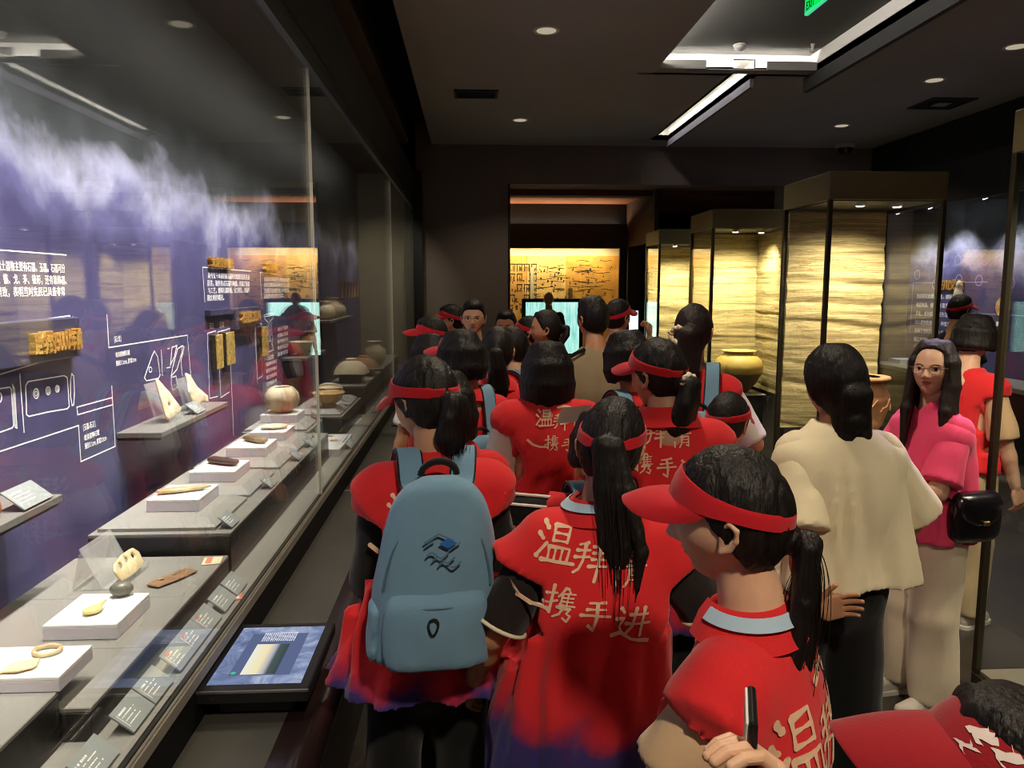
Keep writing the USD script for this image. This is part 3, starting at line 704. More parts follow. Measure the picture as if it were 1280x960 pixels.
artefact('stone_axe', 'brown ridged stone axe on a white block', 'axe', (-1.08, 3.85, .9842), adze(9, .028), M('axe_brown', '#5b4a36', .45, var=(20, '#a89468', .7), bump=(80, .3, .004)), (0, 0, 140))
artefact('stone_disc', 'flat pale oval stone disc on the last white block of the row', 'stone disc', (-1.08, 4.22, .9842), Field([-.1, -.08, -.03], [.1, .08, .03], .004).ell((0, 0, 0), (.075, .05, .012)).rough(.002, (40, 40, 40), 2, .03).mesh(), PALE, (0, 0, 20))
POT = M('pot_mottled', '#e0d0a8', .65, var=(9, '#8a6238', .85), bump=(40, .4, .006))
t = thing('round_pot', 'round mottled cream clay pot with a broken mouth', 'pot', (-1.165, 4.76, .9892))
pm = trimesh.creation.revolve(np.array([(0, 0), (.05, .002), (.09, .03), (.108, .075), (.10, .12), (.075, .15), (.06, .158), (.055, .152), (.07, .145), (.09, .115), (.097, .075), (.08, .035), (0, .012)]), sections=56)
v = pm.vertices; rr = meshkit.fbm(v*14, 3, 4)-.5; pm.vertices = v*(1+.10*rr[:, None]); pm.vertices[:, 2] = np.maximum(pm.vertices[:, 2], .0006)
obj('body', pm, POT, t, 50)
# stones on the wall shelves
SHM = M('shelf_grey', '#6d6a63', .55, var=(3, '#77746b', .5))
def wall_shelf(label, y0, y1, z, x1=-1.25):
    t = thing('wall_shelf', label, 'shelf')
    obj('shelf_board', cbox(XW+.0, x1, y0, y1, z-.022, z, .002), SHM, t)
    obj('under_board', box(XW, x1-.01, y0+.01, y1-.01, z-.034, z-.022), SIDE, t); return t
wall_shelf('grey wall shelf with two pale stones in acrylic stands', 3.13, 3.98, 1.17)
wall_shelf('grey wall shelf at the left edge with a brown stone', 1.3, 2.36, 1.125)
tri = [(-.085, -.055), (-.07, -.075), (.075, -.06), (.10, -.045), (.02, .05), (-.05, .115), (-.07, .12), (-.075, .08)]
def upright(m, lean=14):
    m.apply_transform(trimesh.transformations.rotation_matrix(math.radians(90-lean), [1, 0, 0])); m.apply_transform(trimesh.transformations.rotation_matrix(math.radians(90), [0, 0, 1])); return m
stand('clear acrylic stand behind the triangular stone knife', (-1.35, 3.42, 1.171), .15, .17, 14)
artefact('triangular_stone', 'pale triangular stone knife with one hole on the wall shelf', 'stone knife', (-1.325, 3.42, 1.18), upright(stone(tri, .018, .005, .006, .002, [(-.02, -.01, .008)], 11)), PALE)
lob = [(-.09, -.03), (-.05, -.06), (.03, -.05), (.10, -.07), (.12, -.03), (.07, .0), (.02, .03), (-.03, .10), (-.07, .11), (-.08, .06), (-.10, .02)]
stand('clear acrylic stand behind the lobed stone', (-1.35, 3.76, 1.171), .15, .15, 14)
artefact('lobed_stone', 'pale lobed flat stone on the wall shelf beside the triangular one', 'stone', (-1.325, 3.76, 1.18), upright(stone(lob, .02, .005, .007, .002, (), 12)), PALE)
stand('clear acrylic stand at the left picture edge', (-1.335, 2.02, 1.126), .12, .10, 14)
artefact('brown_stone', 'reddish brown pointed stone on the shelf at the left edge', 'stone', (-1.31, 2.06, 1.135), upright(stone([(-.07, -.06), (.07, -.06), (.08, -.03), (.0, .07), (-.03, .08), (-.06, .03)], .02, .005, .006, .002, (), 13)), M('red_stone', '#a86c48', .55, var=(20, '#8a5030', .6), bump=(70, .3, .004)))

# caption cards
def caption_card(label, x, y, z, w=.115, d=.068, lean=38, red=False, group=None):
    t = thing('caption_card', label, 'caption card', (x, y, z), 0, group)
    T = trimesh.transformations.rotation_matrix(math.radians(lean), [0, 1, 0]); up_ = .5*d*math.sin(math.radians(lean))+.006
    m = trimesh.creation.box([d, w, .004]); m.apply_transform(T); m.apply_translation([0, 0, up_]); obj('card', m, CARD, t)
    hold = m3.Manifold.hull_points(np.array([(sx, sy, sz) for sy in (-.012, .012) for sx, sz in ((-.028, 0), (.022, 0), (-.024, up_+.010), (.018, .004))])); obj('holder', hold, ACRYL, t)
    R2 = random.Random(int(abs(y)*1e4))
    rows = []
    for i, (ln, hh) in enumerate(((.32, .005), (.55, .003), (.45, .003), (.5, .003))):
        u0, v0 = -w*.36, -d*.28+i*d*.16
        for j in range(int(ln*w/.006)):
            if R2.random() < .85: rows.append(box(v0, v0+hh, u0+j*.006, u0+j*.006+R2.uniform(.003, .0052), .0021, .0026))
    rows.append(box(-d*.3, d*.3, -w*.42, -w*.42+.0012, .0021, .0026))
    m = cat_(*rows); m.apply_transform(T); m.apply_translation([0, 0, up_]); obj('lettering', m, INK, t)
    if red:
        m = box(-d*.38, -d*.22, -w*.36, -w*.2, .0021, .0027); m.apply_transform(T); m.apply_translation([0, 0, up_]); obj('red_seal', m, M('seal_red', '#c06a55', .6), t)
    return t
ordn = ['first', 'second', 'third', 'fourth', 'fifth', 'sixth', 'seventh', 'eighth']
for i, (px, py) in enumerate(((72, 948), (155, 887), (183, 854), (214, 816), (232, 793), (249, 771), (269, 747), (287, 728))):
    p = at(px, py, 'z', ZF+.03)
    caption_card(f'grey caption card before the low plinth, {ordn[i]} from the near end', -.79, p[1], ZF, red=i in (3, 4, 5))
for (px, py), n in zip(((287, 648), (332, 601), (371, 568), (391, 552)), names):
    p = at(px, py, 'z', .925); caption_card(f'small grey caption card beside the {n}', -.875, p[1], .90, .10, .06)
caption_card('grey caption card beside the round mottled pot', -1.0, 4.93, .938, .09, .055)
caption_card('grey caption card on the wall shelf by the two pale stones', -1.285, 3.62, 1.17, .12, .07)
caption_card('large grey caption card on the shelf at the left edge', -1.285, 2.24, 1.125, .15, .08)
caption_card('grey caption card beside the yellow footed bowl', -.90, 5.49, .938, .09, .055)
p = at(285, 738, 'z', ZF+.03)
t = thing('red_tag', 'small reddish tag between the last two caption cards', 'tag', (-.775, 2.44, ZF), 20)
obj('tag_card', cbox(-.025, .025, -.03, .03, .0003, .004, .001), M('tag_red', '#c4765a', .5), t); obj('lettering', cat_(*[box(-.018, .016, -.02+.012*i, -.014+.012*i, .0041, .0046) for i in range(4)]), INK, t)
t = thing('printed_tag', 'small cream and red printed tag on the corner of the knife plinth', 'tag', (-.88, 2.56, .83), 10)
obj('tag_card', cbox(-.03, .03, -.035, .035, .0003, .004, .001), M('tag_cream', '#d9cba6', .5), t); obj('print', box(-.02, .0, -.028, .03, .0041, .0046), M('tag_red', '#c4765a', .5), t)
t = thing('red_tag', 'small reddish tag beside the brown axe caption card', 'tag', (-.885, 3.93, .90), 30)
obj('tag_card', cbox(-.02, .02, -.035, .035, .0003, .004, .001), M('tag_red', '#c4765a', .5), t); obj('lettering', cat_(*[box(-.014, .012, -.02+.012*i, -.014+.012*i, .0041, .0046) for i in range(4)]), INK, t)

# vessels beyond the first glass joint
CLAY = M('clay_yellow', '#cfae72', .6, var=(12, '#a3763f', .6), bump=(50, .3, .005))
CLAYP = M('clay_pale', '#d9cba8', .6, var=(12, '#b09a70', .6), bump=(50, .3, .005))
CLAYR = M('clay_brown', '#a4764c', .6, var=(12, '#7a5230', .6), bump=(50, .3, .005))
def vessel(name, label, cat, loc, prof, mat, extra=None):
    t = thing(name, label, cat, loc)
    obj('body', lathe(prof, 44), mat, t, 45)
    if extra: extra(t)
    return t
bowlp = [(0, 0), (.05, 0), (.052, .012), (.045, .018), (.085, .05), (.105, .09), (.112, .098), (.108, .102), (.098, .094), (.078, .054), (0, .03)]
vessel('footed_bowl', 'yellow footed clay bowl just beyond the first glass joint', 'bowl', (-.98, 5.3, .9385), bowlp, CLAY)
def hnd(t):
    obj('handle', tube([(.09*math.cos(a), 0, .06+.045*math.sin(a)) for a in np.linspace(-.2, 3.3, 20)], .008, 8), CLAYP, t)
vessel('small_bowl', 'small pale clay bowl with a bail handle behind the yellow bowl', 'bowl', (-1.05, 5.74, .9385), [(r*.8, z*.8) for r, z in bowlp], CLAYP, hnd)
dome = [(0, .12), (.03, .12), (.045, .112), (.04, .10), (.08, .085), (.12, .05), (.14, .012), (.145, 0), (.135, 0), (.11, .04), (0, .09)]
tz = .98
def stand_dark(label, x, y, w, d, z1):
    t = thing('riser', label, 'display block'); obj('riser_body', cbox(x-w/2, x+w/2, y-d/2, y+d/2, tz+.0005, z1-.01, .002), SIDE, t); obj('riser_top', cbox(x-w/2-.04, x+w/2+.04, y-d/2-.04, y+d/2+.04, z1-.01, z1, .002), SLABG, t)
stand_dark('small dark riser under the upturned dome bowl', -.98, 6.35, .18, .18, 1.06)
vessel('dome_bowl', 'pale upturned dome bowl on a dark riser', 'bowl', (-.98, 6.35, 1.0605), dome, CLAYP)
stand_dark('small dark riser under the brown dome lid', -.95, 6.85, .18, .18, 1.05)
vessel('domed_cover', 'brown dome lid beside the upturned pale bowl', 'bowl', (-.95, 6.85, 1.0505), [(r*.95, z*.9) for r, z in dome], CLAYR)
jar = [(0, 0), (.04, 0), (.075, .03), (.09, .08), (.075, .13), (.045, .155), (.04, .175), (.06, .19), (.055, .192), (.035, .178), (.035, .155), (0, .14)]
def sq(t): obj('handle', cat_(box(-.15, -.07, -.01, .01, .11, .125), box(-.15, -.07, -.01, .01, .05, .065), box(-.15, -.135, -.01, .01, .05, .125)), CLAYR, t)
vessel('round_jar', 'cream round jar with a square side handle at the far end', 'jar', (-.96, 7.8, .9805), [(r*1.25, z*1.25) for r, z in jar], CLAYP, sq)
vessel('flat_dish', 'flat brown dish beside the far round jar', 'dish', (-1.03, 7.45, .9805), [(0, 0), (.06, 0), (.10, .03), (.13, .028), (.10, .04), (0, .012)], CLAYR)
wall_shelf('dark wall shelf with small pale jars far down the showcase', 7.0, 8.3, 1.46)
for i, (y, k, lab) in enumerate(((7.2, 1.0, 'nearest'), (7.55, 1.15, 'middle'), (7.9, .9, 'farthest'))):
    vessel('small_jar', f'small pale jar on the high far shelf, {lab} of three', 'jar', (-1.33, y, 1.4605), [(r*k*.9, z*k*.9) for r, z in jar], CLAYP)
wall_shelf('dark wall shelf with a wide brimmed bowl beyond the joint', 5.9, 6.7, 1.22)
vessel('wide_bowl', 'wide brimmed pale bowl on the wall shelf beyond the joint', 'bowl', (-1.33, 6.15, 1.2205), [(r*.85, z*1.1) for r, z in bowlp], CLAYP)
vessel('wide_bowl', 'broken rimmed jar on the wall shelf beyond the wide bowl', 'bowl', (-1.335, 6.5, 1.2205), [(r*1.0, z*.9) for r, z in jar], CLAYR)
for i in range(6):
    y = 8.6+i*.24
    m = tube([(XW+.012, y+.05*math.sin(a)*.5, 1.72+.09*math.cos(a)) for a in np.linspace(-.3, 2.9, 14)], .011, 8)
    t = obj('bone_hook', m, CLAYR); tag(t, f'small curved bone hook on the far showcase wall, {ordn[i]} from the near end', 'bone hook', 'row of bone hooks on the far showcase wall')
for i, (y, x, w) in enumerate(((6.2, -.78, .10), (6.42, -.77, .09), (6.7, -.78, .10), (7.05, -.77, .1))):
    caption_card(f'small caption card at the foot of the dome bowl plinth, {ordn[i]} from the near end', x, y, ZF, .10, .06)
for i, (x, y) in enumerate(((-.93, 4.66), (-.86, 4.8), (-.92, 4.95))):
    artefact('yellow_bead', f'little yellow stone piece on the low tray, {("nearest", "middle", "farthest")[i]}', 'stone bead', (x, y, .796), stone([(-.03, -.01), (-.01, .02), (.03, .012), (.02, -.015)], .012, .004, .004, .001, (), 20+i), CLAY)
caption_card('grey caption card against the low tray beyond the joint', -.775, 4.85, ZF, .2, .07)
# tablet lying on the ledge
t = thing('touch_tablet', 'black framed touch screen lying on the ledge below the glass', 'touch screen', (-.585, 2.135, .6115), 0)
hw, hd = .152, .205
obj('foot', cbox(-.10, .10, -.15, .15, 0, .055, .004), M('tablet_black', '#1a1a1c', .4), t)
obj('casing', cbox(-hw, hw, -hd, hd, .055, .092, .004), M('tablet_black', '#1a1a1c', .4), t)
obj('edge_strip', cbox(-hw-.001, hw+.001, -hd-.001, -hd+.002, .085, .0925, .0005), M('tablet_silver', '#b7b4ad', .3, metal=.9), t)
SCR = usdkit.material(stage, '/World/Looks/tablet_screen', {
    'tc': ('texture_coordinate', {}), 'n': ('noise_texture', {'scale': 9, 'detail': 6, 'roughness': .65, 'distortion': 1.2}),
    'r': ('rgb_ramp', {'ramp': [(.3, lin('#5d6c92')), (.5, lin('#8796bd')), (.62, lin('#b3bedb')), (.75, lin('#dbe2f2'))]}), 'e': ('emission', {'strength': .85})},
    [('tc.object', 'n.vector'), ('n.fac', 'r.fac'), ('r.color', 'e.color')], surface='e.emission')
obj('screen', box(-hw+.030, hw-.026, -hd+.034, hd-.030, .0921, .0926), SCR, t)
obj('screen_window', box(-.080, .085, -.125, .13, .0926, .0928), emit('screen_panel_blue', '#7583b0', .6), t)
obj('screen_picture', box(-.05, .045, -.12, .06, .0928, .093), usdkit.material(stage, '/World/Looks/screen_photo', {
    'tc': ('texture_coordinate', {}), 's': ('separate_xyz', {}), 'm': ('map_range', {'from_min': -.06, 'from_max': .05}), 'r': ('rgb_ramp', {'ramp': [(0, lin('#e9efe6')), (.45, lin('#f2e3b4')), (.62, lin('#b7b6bd')), (.72, lin('#4d5a5c')), (1, lin('#39484a'))]}), 'e': ('emission', {'strength': 1.0})},
    [('tc.object', 's.vector'), ('s.x', 'm.value'), ('m.result', 'r.fac'), ('r.color', 'e.color')], surface='e.emission'), t)
EWH = emit('screen_white', '#f4f6ff', 1.0)
rows = []
for i in range(9):
    for j in range(16):
        rows.append(box(-.045+j*.0062, -.045+j*.0062+R_.uniform(.003, .0052), .08+i*.0066, .0835+i*.0066, .0928, .093))
tag(obj('lettering', cat_(*rows), EWH, t), kind='stuff')
obj('button', cyl([-.07, -.11, .0928], [-.07, -.11, .0931], .007, 16), emit('screen_green', '#3fd08a', 1.), t)
obj('cable', tube([(.02, .14, .03), (.01, .22, .012), (-.05, .27, .006), (-.10, .25, .006), (-.13, .20, .006)], .003, 8), BLACK, t)
# photo board on the ledge further on
t = thing('photo_board', 'flat black information board with small pictures lying on the far ledge', 'information board', (-.56, 6.6, .6112))
obj('board', cbox(-.10, .11, -.28, .28, 0, .012, .002), M('tablet_black', '#1a1a1c', .4), t)
obj('picture', box(-.06, .03, -.2, .1, .0121, .0126), M('board_photo', '#6d4a36', .4, var=(30, '#2a1a12', .8)), t)
for k in range(5): obj('caption_mark', box(.05, .08, -.2+k*.06, -.17+k*.06, .0121, .0126), INK, t)
# ------------------------------------------------------------------ free-standing glass cases on the right
BRONZE = M('case_frame_dark', '#363122', .35, metal=.3)
BRONZE2 = M('case_head_olive', '#645b3c', .5)
def strata_mat(name, c):
    if name in _mats: return _mats[name]
    N = {'tc': ('texture_coordinate', {}), 's': ('separate_xyz', {}), 'mp': ('mapping', {'scale': (1.1, 1.1, .35)}), 'n': ('noise_texture', {'scale': 2.6, 'detail': 5}),
         'm': ('math', {'math_type': 'multiply_add', 'value2': .30}), 'w': ('mapping', {'scale': (.35, .35, 9)}), 'n2': ('noise_texture', {'scale': 3.2, 'detail': 6, 'roughness': .62, 'distortion': .25}),
         'r': ('rgb_ramp', {'ramp': [(.30, tuple(np.array(lin(c[0]))*.30)), (.385, lin(c[0])), (.455, lin(c[1])), (.50, lin(c[0])), (.53, lin(c[2])), (.60, lin(c[1])), (.75, lin(c[2]))]}),
         'p': ('principled_bsdf', {'roughness': .8}), 'n3': ('noise_texture', {'scale': 40, 'detail': 5}), 'b': ('bump', {'strength': .6, 'distance': .006})}
    K = [('tc.object', 'mp.vector'), ('mp.vector', 'n.vector'), ('tc.object', 's.vector'), ('tc.object', 'w.vector'), ('w.vector', 'n2.vector'), ('n2.fac', 'r.fac'), ('r.color', 'p.base_color'),
         ('tc.object', 'n3.vector'), ('n3.fac', 'b.height'), ('b.normal', 'p.normal')]
    _mats[name] = usdkit.material(stage, '/World/Looks/'+name, N, K, surface='p.BSDF'); return _mats[name]
STRATA = strata_mat('soil_strata', ('#7d7048', '#a39464', '#b8a97a'))
def strata_panel(w, z0, z1, seed):
    """a soil profile with real ledges: faces -y, x from 0 to w"""
    nx, nz = 44, 150
    X, Z = np.meshgrid(np.linspace(0, w, nx), np.linspace(z0, z1, nz), indexing='ij')
    warp = .10*(meshkit.fbm(np.stack([X*2.2, Z*.6, X*0+seed], -1), 3, seed)-.5)
    q = np.stack([X*.7, (Z+warp)*13, X*0+seed*3.1], -1)
    d = meshkit.fbm(q, 4, seed+5)
    ridge = np.clip((np.abs(meshkit.noise(np.stack([X*.5, (Z+warp)*7., X*0+1.7], -1), seed+9)-.5)*9), 0, 1)
    g = np.exp(-((Z-1.75)/.5)**2)*.6+.4
    Y = -.018-(.03*d+.020*ridge)*g
    Po = np.stack([X, Y, Z], -1); Pi = Po.copy(); Pi[..., 1] = 0
    return shell(Po[::-1], Pi[::-1])
def tall_case(label, x0, x1, y0, y1, top, seed, inten, col, strata=True, side=False, zplate=.12):
    t = thing('glass_case', label, 'display case')
    f = .028
    obj('base', cbox(x0, x1, y0, y1, 0, .07, .004), BRONZE, t)
    obj('floor_board', box(x0+.02, x1-.02, y0+.02, y1-.02, .07, .085), M('case_floor_pale', '#8f8a7a', .5), t)
    obj('head_box', cbox(x0, x1, y0, y1, top-.17, top, .004), BRONZE2, t)
    obj('head_lining', box(x0+.03, x1-.03, y0+.03, y1-.03, top-.176, top-.17), BLACK, t)
    for x in (x0, x1-f):
        for y in (y0, y1-f):
            obj('corner_post', cbox(x, x+f, y, y+f, .07, top-.17, .002), BRONZE, t)
    zz = (.07, top-.17)
    obj('glass_pane', box(x0+f, x1-f, y0+.010, y0+.018, *zz), GLASS, t)
    obj('glass_pane', box(x0+.010, x0+.018, y0+f, y1-f, *zz), GLASS, t)
    obj('glass_pane', box(x1-.018, x1-.010, y0+f, y1-f, *zz), GLASS, t)
    if strata:
        m = strata_panel(x1-x0-2*f, .75, top-.18, seed); m.apply_translation([x0+f, y1-.012, 0]); obj('soil_profile', m, STRATA, t, 30)
    else:
        obj('glass_pane', box(x0+f, x1-f, y1-.018, y1-.010, *zz), GLASS, t)
    if side:
        m = strata_panel(y1-y0-2*f, .75, top-.18, seed+1); m.apply_transform(trimesh.transformations.rotation_matrix(-math.pi/2, [0, 0, 1])); m.apply_translation([x1-.03, y1-f, 0]); obj('soil_profile', m, STRATA, t, 30)
    cx, cy = (x0+x1)/2, (y0+y1)/2
    for k, (dx, dy) in enumerate(((-.12, -.24), (.14, -.2))):
        hd = obj('spot_head', lathe([(0, 0), (.03, 0), (.03, -.02), (.024, -.024), (0, -.018)], 20).apply_translation([cx+dx, cy+dy, top-.176]), DL_R, t, 40)
        obj('spot_lens', lathe([(0, -.0185), (.02, -.0225), (.02, -.0235), (0, -.0235)], 16).apply_translation([cx+dx, cy+dy, top-.176]), emit('case_lens', '#fff0c8', 12.), t)
        spot(str(t.GetPath())+f'/lamp_{k}', (cx+dx, cy+dy, top-.22), (cx+dx*.6, cy+.30, .95), inten*1.15, col, 58, 1., .03)
    return t
YEL = (1., .87, .58); WRM = (1., .86, .64)
tall_case('tall glass case beside the pink-shirted woman, at the right picture edge', 2.2, 2.93, 2.40, 3.10, 2.46, 3, 1300, WRM, strata=False)
tall_case('tall glass case with the large reddish jar behind the white-shirted woman', 2.2, 2.95, 4.70, 5.40, 2.46, 5, 1900, WRM)
tall_case('tall glass case with the big round yellow-lit pot', 2.2, 2.95, 7.00, 7.70, 2.46, 8, 2300, YEL, side=True)
tall_case('farthest tall glass case in the row, with stacked plates and pots', 2.3, 3.0, 9.40, 10.1, 2.46, 11, 2200, YEL, side=True)
# strata panel and low pedestal of the nearest case
t = thing('pedestal', 'grey pedestal block inside the glass case at the right edge', 'pedestal')
obj('block', cbox(2.62, 2.88, 2.55, 2.85, .0855, .80, .004), M('pedestal_grey', '#55534e', .5), t); obj('top_board', cbox(2.60, 2.89, 2.53, 2.87, .80, .815, .003), SLABG, t)
for (nm, lab, x0, x1, y0, y1, z1) in (('pedestal', 'dark pedestal under the large reddish jar', 2.42, 2.80, 4.86, 5.24, .74), ('pedestal', 'grey pedestal under the big round yellow-lit pot', 2.42, 2.80, 7.15, 7.53, .74), ('pedestal', 'pedestal under the far round pots', 2.45, 2.85, 9.55, 9.95, .80)):
    t = thing(nm, lab, 'pedestal')
    obj('block', cbox(x0, x1, y0, y1, .0855, z1-.014, .004), M('pedestal_dark', '#3a3832', .5), t); obj('top_board', cbox(x0-.02, x1+.02, y0-.02, y1+.02, z1-.014, z1, .003), SLABG, t)
BIGP = M('big_pot_ochre', '#c9ac5c', .6, var=(7, '#a38747', .5), bump=(40, .3, .006))
def pot_dip(t): pass
bp = [(0, 0), (.09, 0), (.10, .01), (.17, .09), (.225, .19), (.235, .25), (.215, .315), (.16, .365), (.135, .38), (.14, .395), (.165, .405), (.155, .41), (.125, .392), (.125, .375), (0, .2)]
t = thing('big_pot', 'big round ochre clay pot with a dark lower half, lit yellow', 'pot', (2.61, 7.34, .7405))
N = {'tc': ('texture_coordinate', {}), 's': ('separate_xyz', {}), 'n': ('noise_texture', {'scale': 7, 'detail': 4}), 'a': ('math', {'math_type': 'multiply_add', 'value2': .035}), 'r': ('rgb_ramp', {'ramp': [(0, lin('#5e5236')), (.205, lin('#6e6040')), (.215, lin('#c4a855')), (1, lin('#d4bb6c'))]}), 'p': ('principled_bsdf', {'roughness': .55})}
OCH = usdkit.material(stage, '/World/Looks/ochre_half_slip', N, [('tc.object', 's.vector'), ('tc.object', 'n.vector'), ('n.fac', 'a.value1'), ('s.z', 'a.value3'), ('a.value', 'r.fac'), ('r.color', 'p.base_color')], surface='p.BSDF')
obj('body', lathe(bp, 64), OCH, t, 40)
t = thing('big_jar', 'large reddish clay jar with a flat lid in the second glass case', 'jar', (2.62, 5.04, .7405))
REDC = M('jar_reddish', '#c08a62', .6, var=(9, '#9a6140', .6), bump=(40, .4, .006))
obj('body', lathe([(0, 0), (.11, 0), (.12, .01), (.165, .10), (.205, .22), (.205, .29), (.175, .36), (.15, .385), (.15, .40), (0, .36)], 56), REDC, t, 40)
obj('rim', lathe([(.14, .395), (.20, .40), (.205, .41), (.20, .42), (.14, .418)], 56), REDC, t, 40)
for k in range(10):
    a = 2*math.pi*k/10
    obj('ridge', tube([(.207*math.cos(a+u*.5), .207*math.sin(a+u*.5), .20+.07*u+.01*math.sin(8*u)) for u in np.linspace(0, 1, 8)], .006, 6), REDC, t)
t = thing('white_tray', 'white acrylic tray with a low step at the foot of the reddish jar', 'tray', (2.62, 4.92, .0))
obj('tray', cbox(-.2, .2, -.16, -.07, .7402, .765, .002), WHITE, t); obj('step', cbox(-.16, .16, -.15, -.09, .765, .785, .002), WHITE, t)
vessel('clay_pot', 'round yellow clay pot in the farthest glass case', 'pot', (2.52, 9.7, .8005), [(r*.62, z*.62) for r, z in bp], CLAY)
vessel('clay_plate', 'flat clay dish raised on a foot in the farthest case', 'dish', (2.75, 9.82, .8005), [(0, 0), (.06, 0), (.03, .02), (.025, .26), (.15, .30), (.155, .31), (.02, .29), (0, .29)], CLAYP)
vessel('small_stone_bird', 'tiny dark figurine on the raised dish in the farthest case', 'figurine', (2.75, 9.82, 1.0925), [(0, 0), (.03, 0), (.035, .03), (.015, .06), (.02, .08), (.006, .10), (0, .10)], DARK)

# ------------------------------------------------------------------ the wall showcase on the far right
rc = thing('wall_showcase', 'purple-backed wall showcase along the far right wall', 'display case')
XR = 6.0
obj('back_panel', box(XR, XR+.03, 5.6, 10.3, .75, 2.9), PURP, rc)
obj('counter', cbox(5.44, XR, 5.6, 10.3, .70, .75, .003), CASEGREY, rc)
obj('carcass', box(5.46, XR, 5.6, 10.3, 0, .70), BLACK, rc)
obj('soffit', box(5.46, XR, 5.6, 10.3, 2.86, 2.9), BLACK, rc)
for a, b in ((5.6, 7.1), (7.108, 8.7), (8.708, 10.29)): obj('glass_pane', box(5.445, 5.457, a, b, .75, 2.72), GLASS, rc)
RW = np.array([[0, 0, -1, XR+.0005], [-1, 0, 0, 0], [0, 1, 0, 0], [0, 0, 0, 1.]])
def rw(y, z): return (-y, z)
gs = []
for i, s in enumerate(('先民们在此聚居生息，磨制石器，', '烧造陶器，创造了丰富多彩的史前', '文化，成为探寻先民生活的见证。', '出土遗物数量众多，种类丰富，', '反映了当时的社会生产与生活。', '瓯江流域先民。')):
    g = text_poly(s, .055, 30, 0); gs.append(affinity.translate(g, *rw(10.10, 1.62-.115*i)))
obj('lettering', extr(unary_union(gs), .0012, RW), INK, rc)
L = [LineString([rw(10.2, 1.15), rw(10.2, 1.82), rw(8.7, 1.82)]), LineString([rw(9.0, .9), rw(9.0, 1.45), rw(7.6, 1.45)]), LineString([rw(9.9, .8), rw(8.6, .8)])]
for k in range(12):
    cy, cz = 7.6+.22*k+.1*math.sin(k*3), 1.95+.16*math.sin(k*1.7); L.append(Point(*rw(cy, cz)).buffer(.06).exterior)
obj('line_drawing', extr(unary_union([l.buffer(.006) for l in L]), .001, RW), M('line_violet', '#9a97b8', .6), rc)
g = text_poly('好川文化', .11, 50, 2); g = affinity.translate(g, *rw(9.62, 1.74)); obj('gold_letters', extr(g, .03, RW), GOLD, rc)
wall_shelf_y = 8.9
t = thing('bird_figure', 'pale bird-shaped figurine on a bracket on the far right wall', 'figurine', (5.86, 9.0, 1.5))
f = Field([-.1, -.1, 0], [.1, .1, .40], .008).ell((0, 0, .14), (.055, .06, .12), 0).ell((0, -.01, .29), (.035, .04, .05), .03).cone((0, -.03, .29), .014, (0, -.075, .275), .004, .01).cone((0, .03, .08), .03, (0, .06, .01), .012, .02)
obj('figure', f.mesh(), CLAYP, t, True); obj('bracket', cbox(-.05, .14, -.06, .06, -.02, .0005, .003), BLACK, t)
t = thing('jade_disc', 'orange ring-shaped disc mounted on the far right wall', 'disc', (5.985, 8.38, 1.54))
m = lathe([(.045, -.008), (.11, -.008), (.115, 0), (.11, .008), (.045, .008), (.045, -.008)], 40); m.apply_transform(trimesh.transformations.rotation_matrix(math.pi/2, [0, 1, 0])); obj('disc', m, M('disc_amber', '#c98a3e', .4, var=(14, '#e8d6a6', .6)), t, 40)
obj('pin', cyl([.0, 0, .05], [.016, 0, .05], .008, 10), DL_R, t)
obj('caption', box(.008, .0145, -.1, .1, -.22, -.17), INK, t)
for i, (y, s) in enumerate(((9.9, 1.), (9.5, .8), (9.1, .9))):
    t = thing('white_block', f'white acrylic display block on the far right counter, {ordn[i]} from the back', 'display block', (5.75, y, .7505))
    obj('block', cbox(-.12, .12, -.14*s, .14*s, 0, .06, .002), WHITE, t); obj('top_sheet', cbox(-.12, .12, -.14*s, .14*s, .0602, .064, .001), WHITE, t)
tr2 = thing('light_track', 'lighting track in the top of the far right showcase', 'track light')
obj('rail', box(5.50, 5.54, 5.8, 10.2, 2.82, 2.85), BLACK, tr2)
for i, y in enumerate((6.3, 7.2, 8.2, 9.2, 9.9)):
    obj('spot_head', bodym.copy().apply_transform(np.diag([-1., 1, 1, 1])).apply_translation([5.52, y, 2.80]), BLACK, tr2, 40)
    spot(f'/World/light_track_001/wall_lamp_{i:03d}', (5.57, y, 2.70), (6.0, y, 1.6), 1900, (.9, .9, 1.), 42, .8, .03)

# ------------------------------------------------------------------ the mural showcase in the next room
mc = thing('mural_showcase', 'lit showcase in the next room with a golden mural of old city life', 'display case')
YM = 13.4
obj('head_board', box(-.3, 2.60, 12.82, 12.86, 2.40, 2.80), M('mural_head_olive', '#2e2a1c', .6), mc)
obj('upper_board', box(-.3, 2.60, 13.0, 13.04, 2.74, 3.14), BLACK, mc)
obj('top_board', box(-.3, 2.60, 12.86, 13.0, 2.43, 2.745), BLACK, mc)
obj('side_post', cbox(2.50, 2.60, 12.92, 13.0, 0, 2.43, .004), BRONZE, mc)
obj('glass_pane', box(-.3, 2.5, 12.99, 13.0, .6, 2.43), GLASS, mc)
obj('base', box(-.3, 2.6, 12.96, YM, 0, .6), BLACK, mc)
GM = [M('mural_gold_'+n, c, .6, var=(4.5, d, .7), bump=(30, .2, .003)) for n, c, d in (('a', '#d2a04a', '#9a6c2c'), ('b', '#dcb86c', '#ad8440'), ('c', '#cc983f', '#8f6424'))]
xs = [-.3, .63, 1.05, 1.62, 1.75, 2.46]
for k, (a, b) in enumerate(((-.3, .98), (.985, 1.66), (1.665, 2.6))):
    obj('mural_panel', box(a, b, YM-.02, YM, .6, 2.30), GM[k], mc)
